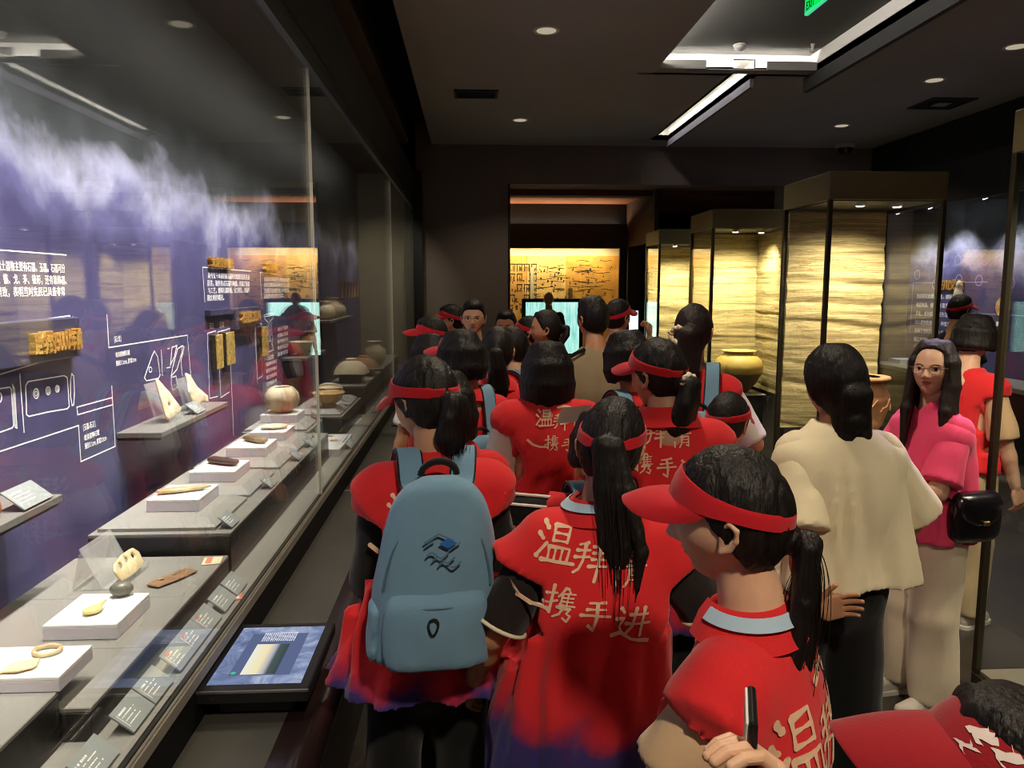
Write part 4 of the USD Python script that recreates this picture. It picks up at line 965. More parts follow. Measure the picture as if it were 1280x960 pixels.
obj('upper_lining', box(-.3, 2.6, YM-.018, YM, 2.30, 2.43), M('mural_pale', '#cdb88a', .7), mc)
obj('side_lining', box(2.58, 2.60, 13.0, YM, .6, 2.43), M('mural_pale', '#cdb88a', .7), mc)
# ink drawing: houses, gates, bridges and people as flat printed strokes
RM = random.Random(5); ink = []
def stroke(x0, x1, z0, z1): ink.append(sbox(x0, z0, x1, z1))
for x0 in np.arange(.55, 1.14, .125):
    for z0 in (1.50, 1.68, 1.86, 2.03):
        if RM.random() < .85:
            stroke(x0, x0+.10, z0+.12, z0+.138); stroke(x0+.004, x0+.016, z0, z0+.12); stroke(x0+.082, x0+.094, z0, z0+.12)
            for j in range(3):
                if RM.random() < .7: stroke(x0+.024+.02*j, x0+.036+.02*j, z0+.01, z0+.01+RM.uniform(.02, .09))
for x0 in np.arange(.6, 2.45, .085):
    if RM.random() < .8:
        z0 = 1.36+RM.uniform(-.05, .08); stroke(x0, x0+.06, z0+.08, z0+.092)
        ink.append(Point(x0+.03, z0).buffer(.026).difference(sbox(x0, z0-.05, x0+.06, z0)).union(sbox(x0+.012, z0-.06, x0+.048, z0)).buffer(0))
for k in range(60):
    x0, z0 = RM.uniform(1.0, 2.3), RM.uniform(1.5, 2.25); w = RM.uniform(.05, .30)
    g = LineString([(x0+w*t, z0+.010*math.sin(t*4+k)+RM.uniform(-.003, .003)) for t in np.linspace(0, 1, 7)]); ink.append(g.buffer(RM.uniform(.002, .006)))
for k in range(170):
    x0, z0 = RM.uniform(.5, 2.5), RM.uniform(1.35, 2.1); stroke(x0, x0+RM.uniform(.008, .03), z0, z0+RM.uniform(.012, .05))
for x0 in (.66, 1.02): stroke(x0, x0+.012, 1.3, 2.16)
stroke(.66, 1.03, 2.15, 2.163)
tag(obj('ink_drawing', extr(unary_union(ink), .0015, np.array([[1, 0, 0, 0], [0, 0, 1, YM-.0218], [0, 1, 0, 0], [0, 0, 0, 1.]])), M('mural_ink', '#2e1f0a', .7), mc), kind='stuff')
obj('hanging_scroll', cbox(1.04, 1.10, YM-.035, YM-.022, 1.35, 2.10, .003), M('scroll_grey', '#a8a48c', .7), mc)
obj('dark_plaque', cbox(1.70, 1.77, YM-.05, YM-.022, 1.50, 1.75, .004), M('plaque_dark', '#3d3018', .6), mc)
tk = thing('light_track', 'row of tiny spotlights along the top of the golden mural', 'track light')
obj('rail', box(.0, 2.5, 13.10, 13.13, 2.47, 2.49), BLACK, tk)
for i, x in enumerate(np.arange(.3, 2.5, .3)):
    obj('spot_head', lathe([(0, 0), (.02, 0), (.02, -.03), (0, -.03)], 14).apply_translation([x, 13.115, 2.47]), DL_R, tk)
    obj('spot_lens', lathe([(0, -.0305), (.014, -.0305), (.014, -.032), (0, -.032)], 12).apply_translation([x, 13.115, 2.47]), emit('case_lens', '#fff0c8', 12.), tk)
rect_light('/World/light_track_002/lamp', (1.15, 13.12, 2.425), (0, .32, -1), 2.4, .05, 100, (1, .80, .48))
# glowing screen on a black stand and the bald mannequin before it
t = thing('display_screen', 'glowing pale teal screen in a black frame before the mural', 'screen', (1.335, 12.55, 0))
obj('frame', cbox(-.50, .50, -.03, .04, .62, 1.58, .006), BLACK, t)
TEAL = usdkit.material(stage, '/World/Looks/screen_teal', {'tc': ('texture_coordinate', {}), 'mp': ('mapping', {'scale': (9, 1, 1.2)}), 'n': ('noise_texture', {'scale': 3, 'detail': 3}), 'r': ('rgb_ramp', {'ramp': [(.3, lin('#7fc9be')), (.5, lin('#a6e6d8')), (.72, lin('#d2f4ea'))]}), 'e': ('emission', {'strength': 1.1})},
    [('tc.object', 'mp.vector'), ('mp.vector', 'n.vector'), ('n.fac', 'r.fac'), ('r.color', 'e.color')], surface='e.emission')
obj('screen', box(-.44, .44, -.0325, -.0305, .68, 1.52), TEAL, t)
for x in (-.3, .3): obj('stand_leg', cbox(x-.03, x+.03, -.02, .03, .03, .62, .003), BLACK, t)
obj('stand_foot', cbox(-.4, .4, -.15, .12, 0, .03, .004), BLACK, t)
rect_light(str(t.GetPath())+'/glow', (0, -.05, 1.1), (0, -1, 0), .85, .8, 1.1, (.6, 1., .9))
# ------------------------------------------------------------------ people
def smooth(t): t = np.clip(t, 0, 1); return t*t*(3-2*t)
_NZ = np.array([(-.22, 0), (-.19, .004), (-.168, .040), (-.145, .098), (-.118, .108), (-.06, .066), (.0, .028), (.05, .010), (.10, 0)])
_NS = np.array([(-.22, .05), (-.15, .044), (-.10, .034), (.0, .026), (.1, .03)])
def headf(d):
    """unit directions -> surface of a head one unit tall: x right, y to the face, z up, centre at mid height"""
    x, y, z = d[:, 0]*.342, d[:, 1]*.40, d[:, 2]*.5
    x = np.sign(x)*.342*np.abs(x/.342)**.95
    t = smooth((-z-.04)/.46)
    x = x*(1-.33*t**1.25)
    y = np.where(y > 0, y*(1-.05*t)-.0, y*(1-.50*smooth((-z-.10)/.32)))
    y = np.where((y > 0) & (z < -.1), .40*np.abs(y/.40)**(1-.25*t), y)
    y = y+np.where((y < 0) & (z > -.1), -.02, 0)
    fr = smooth(y/.14)
    g = lambda x0, z0, sx, sz: np.exp(-(((np.abs(x)-x0)/sx)**2+((z-z0)/sz)**2)/2)
    dy = .014*g(.11, .075, .09, .028)-.040*g(.138, .0, .058, .040)+.016*g(.138, -.004, .036, .022)
    dy += np.interp(z, _NZ[:, 0], _NZ[:, 1])*np.exp(-(x/np.interp(z, _NS[:, 0], _NS[:, 1]))**2/2)+.030*g(.046, -.150, .018, .018)
    dy += .022*g(0, -.228, .062, .014)+.024*g(0, -.272, .052, .016)-.016*g(0, -.249, .08, .007)-.014*g(0, -.315, .06, .02)+.030*g(0, -.40, .075, .05)
    dy += .012*g(.17, -.10, .07, .06)-.012*g(.17, -.22, .05, .06)
    return np.stack([x, y+dy*fr, z], 1)
_head = {}
def head_mesh(level):
    if level not in _head:
        m = trimesh.creation.icosphere(level); _head[level] = (headf(m.vertices), np.array(m.faces))
    return _head[level]
_ext = {}
def face_y():
    if 'f' not in _ext:
        v, _ = head_mesh(5); w = v[(v[:, 1] > .05)]
        _ext['f'] = LinearNDInterpolator(w[:, [0, 2]], w[:, 1], fill_value=.3)
    return _ext['f']
def drape(poly, fy, off, maxe):
    """a flat print laid on a surface y(x, z)"""
    ms = []
    for g in getattr(poly, 'geoms', [poly]):
        if g.geom_type != 'Polygon' or g.area < 1e-9: continue
        v, f = trimesh.creation.triangulate_polygon(g, engine='earcut')
        v, f = trimesh.remesh.subdivide_to_size(np.column_stack([v, np.zeros(len(v))]), f, maxe, max_iter=12)
        ms.append(trimesh.Trimesh(v, f, process=False))
    m = trimesh.util.concatenate(ms); v = m.vertices.copy()
    y = fy(v[:, :2])
    return trimesh.Trimesh(np.column_stack([v[:, 0], y+off, v[:, 1]]), m.faces, process=False)
def xf(m, A):
    m = m.copy(); m.apply_transform(A); return m
def rotm(yaw, pitch, roll=0):
    e = trimesh.transformations.euler_matrix
    return e(0, 0, math.radians(yaw)) @ e(math.radians(pitch), 0, 0) @ e(0, math.radians(roll), 0)
SKIN = {k: M('skin_'+k, c, .5, subsurface_weight=.12, subsurface_scale=.008, var=(14, d, .4)) for k, c, d in (('fair', '#d8ab8c', '#c99478'), ('mid', '#c08c68', '#b07b58'), ('tan', '#9a6b48', '#8a5c3c'))}
def hairmat(name, c): return M(name, c, .52, spec=.28, stretch=(1, 1, .05), bump=(190, .8, .004), var=(120, '#2a211c', .45))
HAIR = hairmat('hair_black', '#090706'); HAIRB = hairmat('hair_dark_brown', '#1d1110')
LIPS = M('lips', '#a5574e', .4); BROW = M('brow', '#1a1412', .7); EYEW = M('eye_white', '#d9d2c8', .25); IRIS = M('iris_dark', '#140d0a', .12)
def cloth(name, c, d=None, am=.35, rough=.85, bump=(420, .25, .0015), **kw): return M(name, c, rough, spec=.25, sheen=.15, var=(5, d or c, am), bump=bump, **kw)
RED = cloth('vest_red', '#d3262a', '#bd1c20', .5); RED2 = cloth('vest_red_deep', '#b5131d', '#a00f18', .4); VIS = cloth('visor_red', '#b8121f', '#a50e1a', .4); PINK = cloth('polo_coral_pink', '#ea4a72', '#da3c64', .5)
CREAM = cloth('blouse_cream', '#efe2bf', '#e8d9b2', .4); TEE = cloth('tee_white', '#d9d3c6', '#cdc6b8', .4); BLK = cloth('cloth_black', '#0b0a0a', '#121111', .4); BEIGE = cloth('tee_beige', '#9a8a6c', '#8d7d60', .5)
TROUSW = cloth('trousers_ivory', '#e2d3b8', '#d6c6aa', .5); KHAKI = cloth('trousers_khaki', '#b9a781', '#ab9972', .5); JEANS = cloth('jeans_blue', '#26365c', '#1c294a', .5); DARKB = cloth('cloth_dark_brown', '#1d1615', '#261c1a', .5); TANC = cloth('shirt_sand', '#cfae88', '#c29e76', .4)
BAGB = cloth('backpack_blue_grey', '#6f93ab', '#658aa3', .5, bump=(260, .3, .002)); STRAPK = cloth('strap_black', '#101113', '#17181a', .4); STRIPE_ = cloth('stripe_white', '#e8e2d4', '#ddd6c6', .3); LANY = cloth('lanyard_pale_blue', '#a9c0d2', '#9ab2c6', .4)
SHOE = M('shoe_white', '#cfc8ba', .5); SOLE = M('shoe_sole', '#e6e2d8', .6); PRINTW = M('visor_print_pale', '#d6c6c0', .7)
PRINT = M('vest_print_cream', '#e6c3a2', .7, var=(60, '#d99a80', .35), bump=(300, .3, .001))
def vest_mat():
    """red cloth with a violet-blue mountain print along the hem"""
    if 'vest_mountain' in _mats: return _mats['vest_mountain']
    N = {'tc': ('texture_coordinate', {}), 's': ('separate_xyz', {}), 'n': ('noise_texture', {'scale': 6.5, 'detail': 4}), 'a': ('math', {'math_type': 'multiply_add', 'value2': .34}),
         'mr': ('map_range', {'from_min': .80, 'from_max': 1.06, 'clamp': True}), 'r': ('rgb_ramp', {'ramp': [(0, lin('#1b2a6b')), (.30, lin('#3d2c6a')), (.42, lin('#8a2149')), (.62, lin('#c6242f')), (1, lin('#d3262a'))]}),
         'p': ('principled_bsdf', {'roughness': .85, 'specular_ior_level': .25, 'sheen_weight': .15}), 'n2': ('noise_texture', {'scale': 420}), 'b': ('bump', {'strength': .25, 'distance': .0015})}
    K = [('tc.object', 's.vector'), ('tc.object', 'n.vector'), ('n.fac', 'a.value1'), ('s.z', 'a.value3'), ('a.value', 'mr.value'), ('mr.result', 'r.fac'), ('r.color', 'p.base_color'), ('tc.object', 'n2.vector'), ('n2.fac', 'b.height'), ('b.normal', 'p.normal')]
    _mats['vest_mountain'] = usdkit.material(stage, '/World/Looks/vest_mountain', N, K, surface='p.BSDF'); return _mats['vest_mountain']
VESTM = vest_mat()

# brush lettering on the vests: strokes on a 100 x 100 grid, (width, points)
STK = {
 '温': [(11, [(18, 90), (26, 80)]), (10, [(8, 64), (17, 55)]), (9, [(8, 14), (12, 22), (28, 46)]), (7, [(44, 88), (42, 54)]), (7, [(43, 87), (80, 90), (77, 56)]), (6, [(45, 72), (76, 73)]), (6, [(43, 55), (77, 57)]),
        (7, [(36, 40), (37, 12)]), (7, [(36, 40), (86, 43), (83, 12)]), (6, [(53, 40), (52, 12)]), (6, [(69, 41), (68, 12)]), (9, [(22, 8), (60, 9), (100, 14)])],
 '拜': [(7, [(36, 92), (12, 82)]), (8, [(8, 66), (44, 73)]), (8, [(4, 47), (46, 55)]), (9, [(30, 86), (28, 42), (20, 18), (6, 6)]), (7, [(54, 84), (92, 90)]), (7, [(56, 67), (90, 72)]), (7, [(54, 50), (92, 55)]), (8, [(48, 30), (100, 38)]), (10, [(74, 88), (75, 40), (72, -8)])],
 '情': [(8, [(8, 68), (4, 50)]), (7, [(30, 74), (36, 62)]), (9, [(20, 96), (19, 2)]), (7, [(46, 84), (92, 90)]), (6, [(50, 71), (88, 75)]), (7, [(42, 58), (100, 63)]), (7, [(70, 98), (69, 60)]), (8, [(54, 47), (51, 16), (42, 0)]), (8, [(52, 47), (86, 50), (85, 6), (74, 12)]), (5, [(54, 34), (84, 36)]), (5, [(53, 21), (84, 23)])],
 '携': [(8, [(6, 68), (38, 76)]), (10, [(25, 96), (24, 10), (12, 20)]), (8, [(2, 34), (42, 54)]), (7, [(62, 98), (44, 66)]), (7, [(55, 80), (54, 44)]), (7, [(70, 98), (78, 88)]), (6, [(54, 80), (94, 86)]), (6, [(56, 68), (90, 73)]), (6, [(56, 57), (90, 61)]), (7, [(53, 45), (98, 49)]), (6, [(73, 84), (73, 46)]), (8, [(46, 34), (86, 40), (76, 24), (90, 18), (82, 0), (68, 8)]), (8, [(62, 36), (56, 16), (38, 0)])],
 '手': [(8, [(74, 94), (50, 88), (26, 84)]), (8, [(22, 64), (80, 73)]), (9, [(6, 44), (98, 54)]), (11, [(52, 86), (58, 42), (54, 2), (36, 14)])],
 '进': [(8, [(42, 74), (92, 80)]), (8, [(34, 48), (100, 56)]), (9, [(56, 92), (52, 44), (38, 22)]), (9, [(80, 96), (79, 20)]), (10, [(12, 88), (21, 78)]), (8, [(4, 58), (25, 62), (14, 38), (23, 26)]), (11, [(0, 10), (22, 22), (56, 8), (106, 6)])]}
def brush(ch, size):
    rb = random.Random(ord(ch)); gs = []
    for w, pts in STK[ch]:
        P = np.array(pts, float); n = len(P)
        q = np.vstack([P[i]+(P[i+1]-P[i])*t for i in range(n-1) for t in np.linspace(0, 1, 7)])
        u = np.linspace(0, 1, len(q)); ww = w*.5*(1.05-.35*np.sin(u*math.pi)+.12*np.sin(u*9+w))*(1-.25*u)
        parts = [Point(p).buffer(r*1.3, 5) for p, r in zip(q, ww)]
        gs += [unary_union([parts[i], parts[i+1]]).convex_hull for i in range(len(parts)-1)]
    g = unary_union(gs).simplify(.8)
    return affinity.scale(g, size/100, size/100, origin=(0, 0))
def slogan(s=1., tilt=0.):
    """two lines of brush lettering with its flourishes, centred"""
    gs = []
    for i, c in enumerate('温拜情'): gs.append(affinity.translate(brush(c, .098*(1.12 if i == 0 else .92)), -.155+i*.108, .0-.008*i))
    for i, c in enumerate('携手进'): gs.append(affinity.translate(brush(c, .088*(1.06 if i == 2 else .95)), -.10+i*.098, -.128-.012*i))
    def sw(pts, w):
        P = np.array(pts); return unary_union([LineString(P[i:i+2]).buffer(w*(1-.6*i/len(P)), 4) for i in range(len(P)-1)])
    gs.append(sw([(-.02, .112), (.02, .120), (.055, .112)], .006)); gs.append(sw([(.06, .104), (.10, .085), (.13, .055)], .009))
    gs.append(sw([(-.20, -.075), (-.17, -.10), (-.13, -.112), (-.085, -.11)], .007))
    g = unary_union(gs)
    return affinity.rotate(affinity.scale(g, s, s, origin=(0, 0)), tilt, origin=(0, 0))

def ik(S, W, l1, l2, hint):
    S, W = np.asarray(S, float), np.asarray(W, float); v = W-S; d = np.linalg.norm(v); d2 = min(d, (l1+l2)*.995); W = S+v/d*d2; d = d2
    a = (l1*l1-l2*l2+d*d)/(2*d); hh = math.sqrt(max(l1*l1-a*a, 0)); n = v/np.linalg.norm(v)
    p = np.asarray(hint, float); p = p-n*(p@n); p /= np.linalg.norm(p)+1e-9
    return S+n*a+p*hh, W
def hand(W, d, n, side, s=1., curl=(25, 30, 20), spread=1., thumb=35, segs=10):
    """palm, five unequal fingers and a thumb from the side: d along the hand, n out of the palm"""
    d = np.asarray(d, float); d /= np.linalg.norm(d); n = np.asarray(n, float); n = n-d*(n@d); n /= np.linalg.norm(n)
    lat = np.cross(d, n)*side; W = np.asarray(W, float)
    sp = lambda p, r: m3.Manifold.sphere(r, segs).translate([float(v) for v in p])
    hull = m3.Manifold.batch_hull; P = []
    pl = .088*s
    P.append(hull([sp(W+d*.004*s, .017*s), sp(W+d*pl+lat*.030*s, .0115*s), sp(W+d*pl-lat*.030*s, .010*s), sp(W+d*pl*.4+lat*.032*s, .014*s), sp(W+d*pl*.45-lat*.030*s, .012*s)]))
    for i, (o, ln, r) in enumerate(((.029, .068, .0088), (.0095, .076, .009), (-.0105, .070, .0086), (-.0295, .055, .0078))):
        a = math.radians(curl[0]+4*i); p = W+d*pl*.98+lat*o*s; dd = d+lat*o*1.6*spread; dd /= np.linalg.norm(dd)
        for ph, (fr, da) in enumerate(((.45, 0), (.30, curl[1]), (.25, curl[2]))):
            a += math.radians(da); v = dd*math.cos(a)+n*math.sin(a); q = p+v*ln*fr*s
            P.append(hull([sp(p, r*s*(1-.07*ph)), sp(q, r*s*(.94-.09*ph))])); p = q
    p = W+d*pl*.30+lat*.024*s; ta = math.radians(thumb)
    v = d*math.cos(ta)+lat*math.sin(ta)*.85+n*.35; v /= np.linalg.norm(v)
    for fr, r in ((.036, .0125), (.030, .0098), (.024, .0085)):
        q = p+v*fr*s; P.append(hull([sp(p, r*s), sp(q, r*.9*s)])); p = q; v = v*.93+d*.22+n*.12; v /= np.linalg.norm(v)
    return m3.Manifold.batch_boolean(P, m3.OpType.Add)
def tri(m):
    if isinstance(m, trimesh.Trimesh): return m
    a = m.to_mesh(); return trimesh.Trimesh(a.vert_properties[:, :3], a.tri_verts, process=False)
def man(m):
    return m3.Manifold(m3.Mesh(np.asarray(m.vertices, np.float32), np.asarray(m.faces, np.uint32)))
def join(ms):
    """one continuous surface where the solids are clean, otherwise one mesh"""
    try:
        mm = [man(m) if isinstance(m, trimesh.Trimesh) else m for m in ms]
        if any(x.status() != m3.Error.NoError or x.is_empty() for x in mm): raise ValueError
        r = m3.Manifold.batch_boolean(mm, m3.OpType.Add)
        return tri(r)
    except Exception:
        return cat_(*[tri(m) for m in ms])
def relax(m, it=6, lam=.5):
    import scipy.sparse as sp_
    f = m.faces; n = len(m.vertices); e = np.vstack([f[:, [0, 1]], f[:, [1, 2]], f[:, [2, 0]]]); e = np.vstack([e, e[:, ::-1]])
    A = sp_.csr_matrix((np.ones(len(e)), (e[:, 0], e[:, 1])), (n, n)); A.data[:] = 1; Dg = np.asarray(A.sum(1)).ravel(); v = np.array(m.vertices)
    for k in range(it):
        for l in (lam, -lam*1.03): v = v+l*(A@v/np.maximum(Dg, 1)[:, None]-v)
    return trimesh.Trimesh(v, f, process=False)

def loft(F, keys, n=2.4, fold=0., ff=(9, 3), seed=0, hem=None):
    """ellipse-like rings (z, half width, half depth, centre y, centre x) into field F"""
    K = np.array([list(k)+[0]*(5-len(k)) for k in keys if k is keys[0] or k[0] > keys[0][0]+.008], float); K = K[np.argsort(K[:, 0])]
    from scipy.interpolate import PchipInterpolator
    z = F.ax[2]; zc = np.clip(z, K[0, 0], K[-1, 0])
    a, b, cy, cx = [PchipInterpolator(K[:, 0], K[:, i])(zc) for i in (1, 2, 3, 4)]
    X, Y, Z = F._pts((slice(None),)*3)
    x = (X-cx)/a; y = (Y-cy)/b
    q = (np.abs(x)**n+np.abs(y)**n)**(1/n)
    d = (q-1)*np.minimum(a, b)*1.0
    if fold:
        th = np.arctan2(y, x); Zb = np.broadcast_to(Z, th.shape)
        p = np.stack([np.cos(th)*ff[0]*.3, np.sin(th)*ff[0]*.3, Zb*ff[1]], -1)
        g = (meshkit.noise(p, seed)-.5)+.6*(meshkit.noise(p*2.1+5, seed+3)-.5)
        w = smooth((K[-1, 0]-Zb)/(K[-1, 0]-K[0, 0])*1.3)
        d = d+fold*g*w
    dz = np.maximum(K[0, 0]-Z, Z-K[-1, 0])
    F.D = np.minimum(F.D, np.maximum(d, dz)); return F

RES = (.0105, .015, .021)
def person(label, x, y, yaw, h, head=(0, 0, 0), near=2, skin='fair', sex='f', hair=('bob',), hmat=None, visor=None, outfit=None, arms=None, lean=(0, 0), seed=0, face=False, group=None, glasses=False, kind=('person', 'person')):
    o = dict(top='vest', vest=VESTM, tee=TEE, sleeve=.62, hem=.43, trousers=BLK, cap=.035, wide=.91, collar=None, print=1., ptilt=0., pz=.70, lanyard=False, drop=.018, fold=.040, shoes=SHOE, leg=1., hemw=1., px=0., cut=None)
    o.update(outfit or {}); arms = arms or {}
    t = thing(kind[0], label, kind[1], (x, y, 0), yaw, group)
    res = RES[near]; hh = h*(1-o['drop']); hmat = hmat or HAIR
    Hh = h*(.134 if h > 1.57 else .141)
    neckp = np.array([0, .0, h-.86*Hh])
    hc0 = np.array([0, .020*h, h-.5*Hh])
    R = rotm(*head); A = np.eye(4); A[:3, :3] = R[:3, :3]; A[:3, 3] = neckp+R[:3, :3] @ (hc0-neckp)
    AH = A @ np.diag([Hh, Hh, Hh, 1])
    lean = np.array([lean[0], lean[1]])*hh
    def put(name, m, mat, parent=t, sm=60):
        m = tri(m); v = np.array(m.vertices); v[:, :2] += lean*np.clip((v[:, 2:3]/hh-.5)/.4, 0, 1.4)
        return obj(name, trimesh.Trimesh(v, m.faces, process=False), mat, parent, sm)
    sw = (.087 if sex == 'f' else .110)
    # ---- body: torso, neck, arms, hands, head as one surface
    F = Field([-.62*hh, -.30*hh, .40*hh], [.62*hh, .50*hh, .93*hh], res)
    F.cone((0, 0, .57*hh), .075*hh, (0, 0, .75*hh), .088*hh, .0, (1, 1.5, 1))
    F.cone((-sw*hh, -.004*hh, .796*hh), .032*hh, (sw*hh, -.004*hh, .796*hh), .032*hh, .03*hh)
    F.cone((0, -.012*hh, .80*hh), .052*hh, (0, -.004*hh, .86*hh), .031*hh, .025*hh)
    F.cone((0, -.006*hh, .84*hh), .033*hh, A[:3, 3]-R[:3, :3] @ np.array([0, .07, .30])*Hh, .0315*hh, .015*hh)
    hands, sl = [], {}
    for s, k in ((-1, 'L'), (1, 'R')):
        S = np.array([s*sw, -.004, .796])*hh
        spec = arms.get(k, {})
        W = np.array(spec.get('w', (s*.160, .035, .47)))*hh
        E, W = ik(S, W, .172*hh, .150*hh, spec.get('hint', (s*.35, -1, -.1)))
        am = .92 if sex == 'f' else 1.05
        F.cone(S, .031*hh*am, E, .0255*hh*am, .014*hh); F.cone(E, .0258*hh*am, E+(W-E)*.35, .0262*hh*am, .01*hh); F.cone(E+(W-E)*.35, .0262*hh*am, W, .0165*hh, .01*hh)
        d = spec.get('d', (W-E)); n = spec.get('n', (-s, .15, 0))
        hands.append(hand(W, d, n, s, hh/1.68, spec.get('curl', (18, 26, 18)), 1., spec.get('thumb', 32), 12 if near == 0 else 8))
        sl[k] = (S, E, W)
    m = F.mesh(); m = relax(m, 2)
    hv, hf = head_mesh(5 if (near == 0 or face) else 4)
    hm = trimesh.Trimesh(hv, hf, process=False)
    ears = []
    for s in (-1, 1):
        E_ = Field([-.10, -.16, -.2], [.10, .16, .2], .012)
        c = np.array([0, 0, 0.])
        E_.chain([(-.0, .05, -.115), (.01, .035, -.02), (.02, .02, .06), (.045, -.035, .10), (.055, -.085, .05), (.045, -.075, -.03), (.02, -.02, -.10), (0, .045, -.12)], [.018, .016, .018, .02, .019, .018, .018, .026], .012)
        E_.ell((.018, -.015, -.0), (.016, .06, .085), .02)
        e = E_.mesh(); v = np.array(e.vertices); v[:, 0] *= s; v += [s*.330, -.035, -.045]
        ears.append(trimesh.Trimesh(v, e.faces if s > 0 else e.faces[:, ::-1], process=False))
    body = join([m]+hands+[xf(hm, AH)]+[xf(e, AH) for e in ears])
    put('body', body, SKIN[skin], sm=70)
    if face:
        fy = face_y()
        ell = lambda cx, cz, rx, rz, n_=22: Polygon([(cx+rx*math.cos(a), cz+rz*math.sin(a)) for a in np.linspace(0, 2*math.pi, n_)])
        lip = Polygon([(-.088, -.249), (-.05, -.226), (-.018, -.217), (0, -.222), (.018, -.217), (.05, -.226), (.088, -.249), (.05, -.280), (0, -.291), (-.05, -.280)])
        put('lips', xf(drape(lip, fy, .0035, .012), AH), LIPS)
        for s in (-1, 1):
            br = Polygon([(s*.068, .070), (s*.12, .092), (s*.19, .088), (s*.225, .062), (s*.19, .072), (s*.12, .074), (s*.07, .052)]).buffer(0)
            put('eyebrow', xf(drape(br, fy, .004, .02), AH), BROW)
            al = Polygon([(s*.085, -.008)]+[(s*(.085+.11*u), -.008+.004*u+.030*math.sin(math.pi*u)) for u in np.linspace(.1, .9, 9)]+[(s*.198, .0)]+[(s*(.195-.11*u), .0-.005*u-.020*math.sin(math.pi*u)) for u in np.linspace(.1, .9, 9)]).buffer(0)
            e = put('eye', xf(drape(al, fy, .007, .012), AH), EYEW)
            obj_i = drape(ell(s*.14, .002, .027, .027).intersection(al.buffer(.002)), fy, .0095, .012); put('iris', xf(obj_i, AH), IRIS, e)
            lash = np.array([(s*(.082+.118*u), -.008+.006*u+.032*math.sin(math.pi*u)) for u in np.linspace(0, 1, 14)])
            put('eyelid_line', xf(tube(np.column_stack([lash[:, 0], fy(lash)+.008, lash[:, 1]]), .0045, 6), AH), BROW, e)
    if glasses:
        fy = face_y(); mt = M('glasses_metal', '#b9a58a', .25, metal=.9)
        for s in (-1, 1):
            rr = np.array([(s*.145+.092*np.sign(math.cos(a))*abs(math.cos(a))**.7, -.010+.070*np.sign(math.sin(a))*abs(math.sin(a))**.7) for a in np.linspace(0, 2*math.pi, 28)])
            g_ = put('glasses_rim', xf(tube(np.column_stack([rr[:, 0], .415-.12*np.abs(rr[:, 0])**1.3+0*rr[:, 1], rr[:, 1]]), .0065, 6), AH), mt)
            put('glasses_temple', xf(tube([(s*.235, .40, .02), (s*.30, .36, .03), (s*.352, .10, .02), (s*.345, -.04, .0)], .0075, 6), AH), mt)
        put('glasses_bridge', xf(tube([(-.053, .412, .01), (0, .42, .022), (.053, .412, .01)], .0065, 6), AH), mt)
    # ---- hair
    if hair[0] is None: hmat = None
    hr = .052 if near == 2 else .036 if near == 1 else .026
    style = hair[0]; G = Field([-.75, -1.15, -2.6 if style in ('long', 'pony') else -1.0], [.75, .62, .62], hr)
    hl = hair[1] if len(hair) > 1 and isinstance(hair[1], dict) else {}
    fr_ = hl.get('front', .0); vo = hl.get('vol', 1.)
    G.ell((0, -.025-.06*(vo-1), .045), (.378*vo, .462*vo, .520*vo))
    G.plane((0, 1, -.62), (0, .25+fr_, .30), .04)          # hairline from the forehead down to the ears
    G.plane((0, .3, -1), (0, -.10, hl.get('nape', -.40)), .05)
    G.plane((0, 1, 0), (0, .36, 0), .05)
    rh = np.random.default_rng(seed+50)
    if style == 'short':
        G.ell((0, .05, .36), (.30, .34, .19), .06)
    if style == 'bob':
        L = hl.get('len', -.55)
        for k, a in enumerate(np.linspace(-120, 120, 21)):
            a_ = math.radians(a); bx, by = math.sin(a_), -math.cos(a_)
            P = [(bx*.20, by*.25-.02, .42), (bx*.345, by*.42-.02, .12), (bx*.39, by*.45-.02, -.2), (bx*.40, by*.43-.02, L+.04*rh.random())]
            G.chain(P, [.10, .10, .10, .06], .05)
    if style == 'long':
        L = hl.get('len', -1.6)
        for k, a in enumerate(np.linspace(-120, 120, 27)):
            a_ = math.radians(a); bx, by = math.sin(a_), -math.cos(a_); fwd = .12*smooth((abs(a)-70)/50)
            P = [(bx*.18, by*.25-.02, .43), (bx*.325, by*.41-.02, .12), (bx*.365, by*.42-.02, -.3), (bx*.37, by*.36-.0+fwd, -.75), (bx*.36, by*.34+fwd*1.5, L+.25*rh.random())]
            G.chain(P, [.09, .085, .085, .085, .05], .055)
    if style == 'pony':
        q = dict(z=.02, len=1.3, side=0., back=.0, r=.12, out=.10); q.update(hl)
        rz = q['z']; b0 = -.47
        for k in range(9):
            j = rh.normal(0, .035, 3); js = rh.normal(0, .05); l = q['len']*(.82+.2*rh.random())
            P = [(0, b0+.06, rz), (j[0], b0-.10-q['out']*.6, rz-.03), (q['side']*.35+j[0]*1.8, b0-.06-q['out']+q['back']*.3, rz-.30*l), (q['side']*.8+j[0]*2.6+js*.6, b0+.04-q['out']*.5+q['back']*.7+j[1], rz-.68*l), (q['side']+j[0]*2+js, b0+.1+q['back']+j[1], rz-l)]
            if q['r'] > .21 and k == 0: G.cone((0, -.26, -.12), .27, (q['side']*.3, b0+.06, rz-.32*q['len']), q['r']*.8, .08)
            G.chain(P, [q['r']*.55, q['r']*.62, q['r']*.62, q['r']*.5, .016], .03)
    if style == 'bun':
        G.ell((hl.get('side', 0), -.52, hl.get('z', .02)), (.15, .14, .15), .03)
    G.rough(.020, (26, 26, 2.2), seed, .09, 2)
    hm_ = G.mesh(); hm_ = relax(hm_, 2)
    hp = put('hair', xf(hm_, AH), hmat, sm=70) if hmat is not None else None
